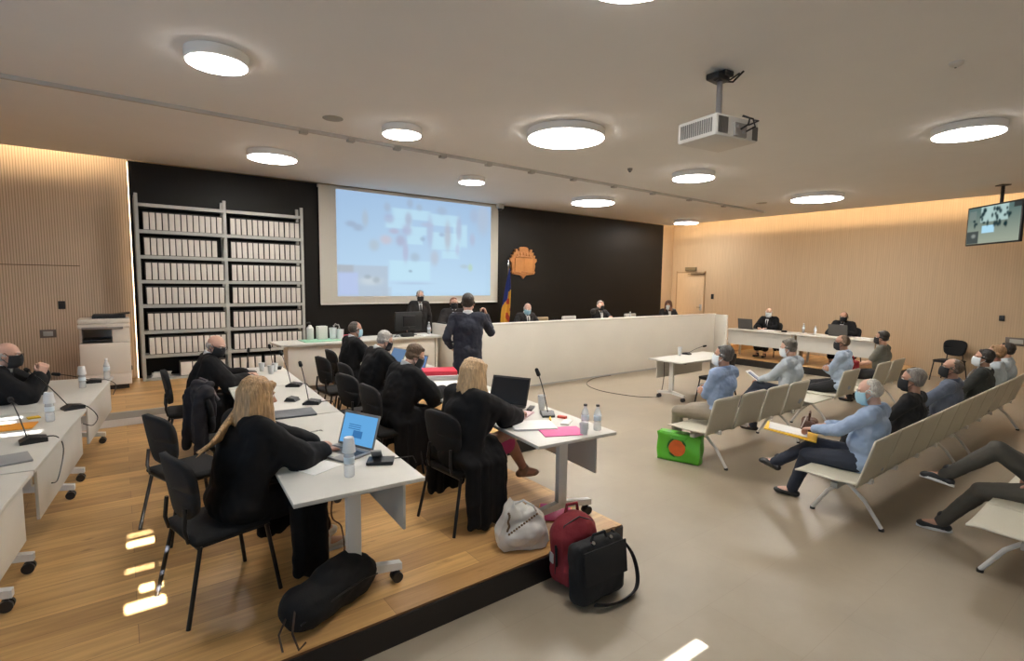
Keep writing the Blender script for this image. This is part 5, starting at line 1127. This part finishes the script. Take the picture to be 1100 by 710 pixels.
# white tote
wt = thing('white_handbag', 'white soft handbag with a chain strap at the edge of the wooden platform', 'handbag', (2.27, 2.84, P1), R(-25))
WB = mat('white_leather', (.66, .63, .58), .4, bump=.2, bscale=30)
b = B()
b.prism([(-.16, 0), (.16, 0), (.19, .06), (.15, .22), (.07, .30), (-.03, .26), (-.09, .36), (-.13, .30), (-.2, .12), (-.19, .04)], (0, -.06, 0), (1, 0, 0), (0, 0, 1), (0, 1, 0), .14)
b.ell((0, -.0, .12), (.18, .11, .12)); b.ell((-.05, .02, .24), (.09, .06, .10))
remesh(b, .009, 'body', WB, wt, 4, .014, 9)
b = B(); pts = [(-.13+.005*math.sin(k), -.085-.01*math.sin(k*.4), .30-.012*k) if k < 12 else (-.13+.018*(k-12), -.11, .16+.012*(k-12)) for k in range(24)]
for k, p in enumerate(pts): b.ell(p, (.009, .006, .009), u=8, v=6)
b.build('chain_strap', mat('brass', (.25, .17, .10), .35, metal=.8), wt)
B().tube([(.08, -.05, .29), (.05, -.08, .34), (-.02, -.06, .38), (-.08, -.03, .34)], .008).build('handle', WB, wt)
sheets('pink_folder', 'pink folder with an orange edge lying on the wooden platform below the table', 'folder', 2.83, 3.12, P1+.004, 48, .32, .26, .008, mat('magenta_card', (.62, .05, .22), .6))
sheets('orange_sheet', 'orange sheet peeking out under the pink folder on the platform', 'paper', 2.83, 3.13, P1+.001, 44, .33, .28, .003, ORG)
# black bag under the near table
kb = thing('black_travel_bag', 'large black bag lying under the near table with thin straps', 'bag', (.91, 2.93, P1), R(22)); kb.scale = (.92, .92, .92)
b = B(); b.cap((-.20, 0, .13), (.22, 0, .14), .14, .13); b.box((0, 0, .11), (.58, .24, .20), 0, .07); b.ell((.05, 0, .22), (.24, .11, .10))
remesh(b, .011, 'body', BLACKF, kb, 4, .014, 6)
B().tube([(-.30, -.05, .18), (-.37, -.12, .10), (-.36, -.16, .012), (-.30, -.14, .012)], .006).tube([(-.30, .0, .16), (-.40, -.04, .08), (-.42, -.1, .012)], .006).build('strap', mat('strap_brown', (.05, .025, .015), .6), kb)
B().tube([(-.30, -.10, .10), (-.1, -.135, .16), (.15, -.135, .17), (.3, -.1, .12)], .005).build('zip', BLACKM, kb)
# brown bag by the clerk desk and cables
t = thing('brown_satchel', 'orange-brown bag on the floor behind the far end of the middle tables', 'bag', (2.02, 8.12, P1), R(15)); b = B(); b.box((0, 0, .10), (.40, .18, .2), 0, .05); remesh(b, .014, 'body', mat('satchel', (.30, .09, .025), .5), t, 3, .012, 8); B().tube([(-.1, 0, .2), (-.06, 0, .30), (.07, 0, .30), (.1, 0, .2)], .010).build('handle', mat('satchel', (.30, .09, .025), .5), t)
o = B().tube(smooth([(8.9, 8.03, .006), (8.3, 7.98, .006), (7.7, 7.6, .006), (7.45, 7.0, .006), (7.55, 6.4, .006), (7.75, 6.08, .006), (7.98, 5.98, .03), (8.05, 5.95, .35), (8.02, 5.93, .66)]), .007, 8).build('floor_cable', mat('cable_grey', (.10, .09, .085), .6))
tag(o, 'thin dark cable running from the bench along the tiles to the witness table', 'cable')
o = B().tube(smooth([(1.25, 4.0, P1+.005), (1.05, 3.9, P1+.005), (1.0, 3.6, P1+.005), (1.15, 3.45, P1+.01), (1.2, 3.6, P1+.15), (1.1, 3.5, P1+.3), (1.15, 3.6, P1+.5), (1.12, 3.6, P1+.66)]), .005, 8).build('table_cable', mat('cable_brown', (.08, .03, .02), .6))
tag(o, 'loose dark cable hanging under the near table with the laptop', 'cable')

o = B().tube(smooth([(-.88, 3.9, TL+.01), (-.70, 3.85, TL+.01), (-.60, 3.72, TL-.02), (-.595, 3.60, TL-.12), (-.60, 3.45, TL-.2), (-.62, 3.28, TL-.17), (-.66, 3.15, TL-.08)]), .005, 8).build('table_cable', BLACKP)
tag(o, 'dark cable looping over the side of the lower left table', 'cable')
sc_ = bpy.context.scene
sc_.view_settings.view_transform = 'Standard'; sc_.view_settings.look = 'None'; sc_.view_settings.gamma = 1; sc_.view_settings.use_curve_mapping = False
sc_.view_settings.exposure = .12
sc_.cycles.max_bounces = 8; sc_.cycles.diffuse_bounces = 5; sc_.cycles.sample_clamp_indirect = 6; sc_.cycles.use_denoising = True
sc_.cycles.caustics_reflective = False; sc_.cycles.caustics_refractive = False
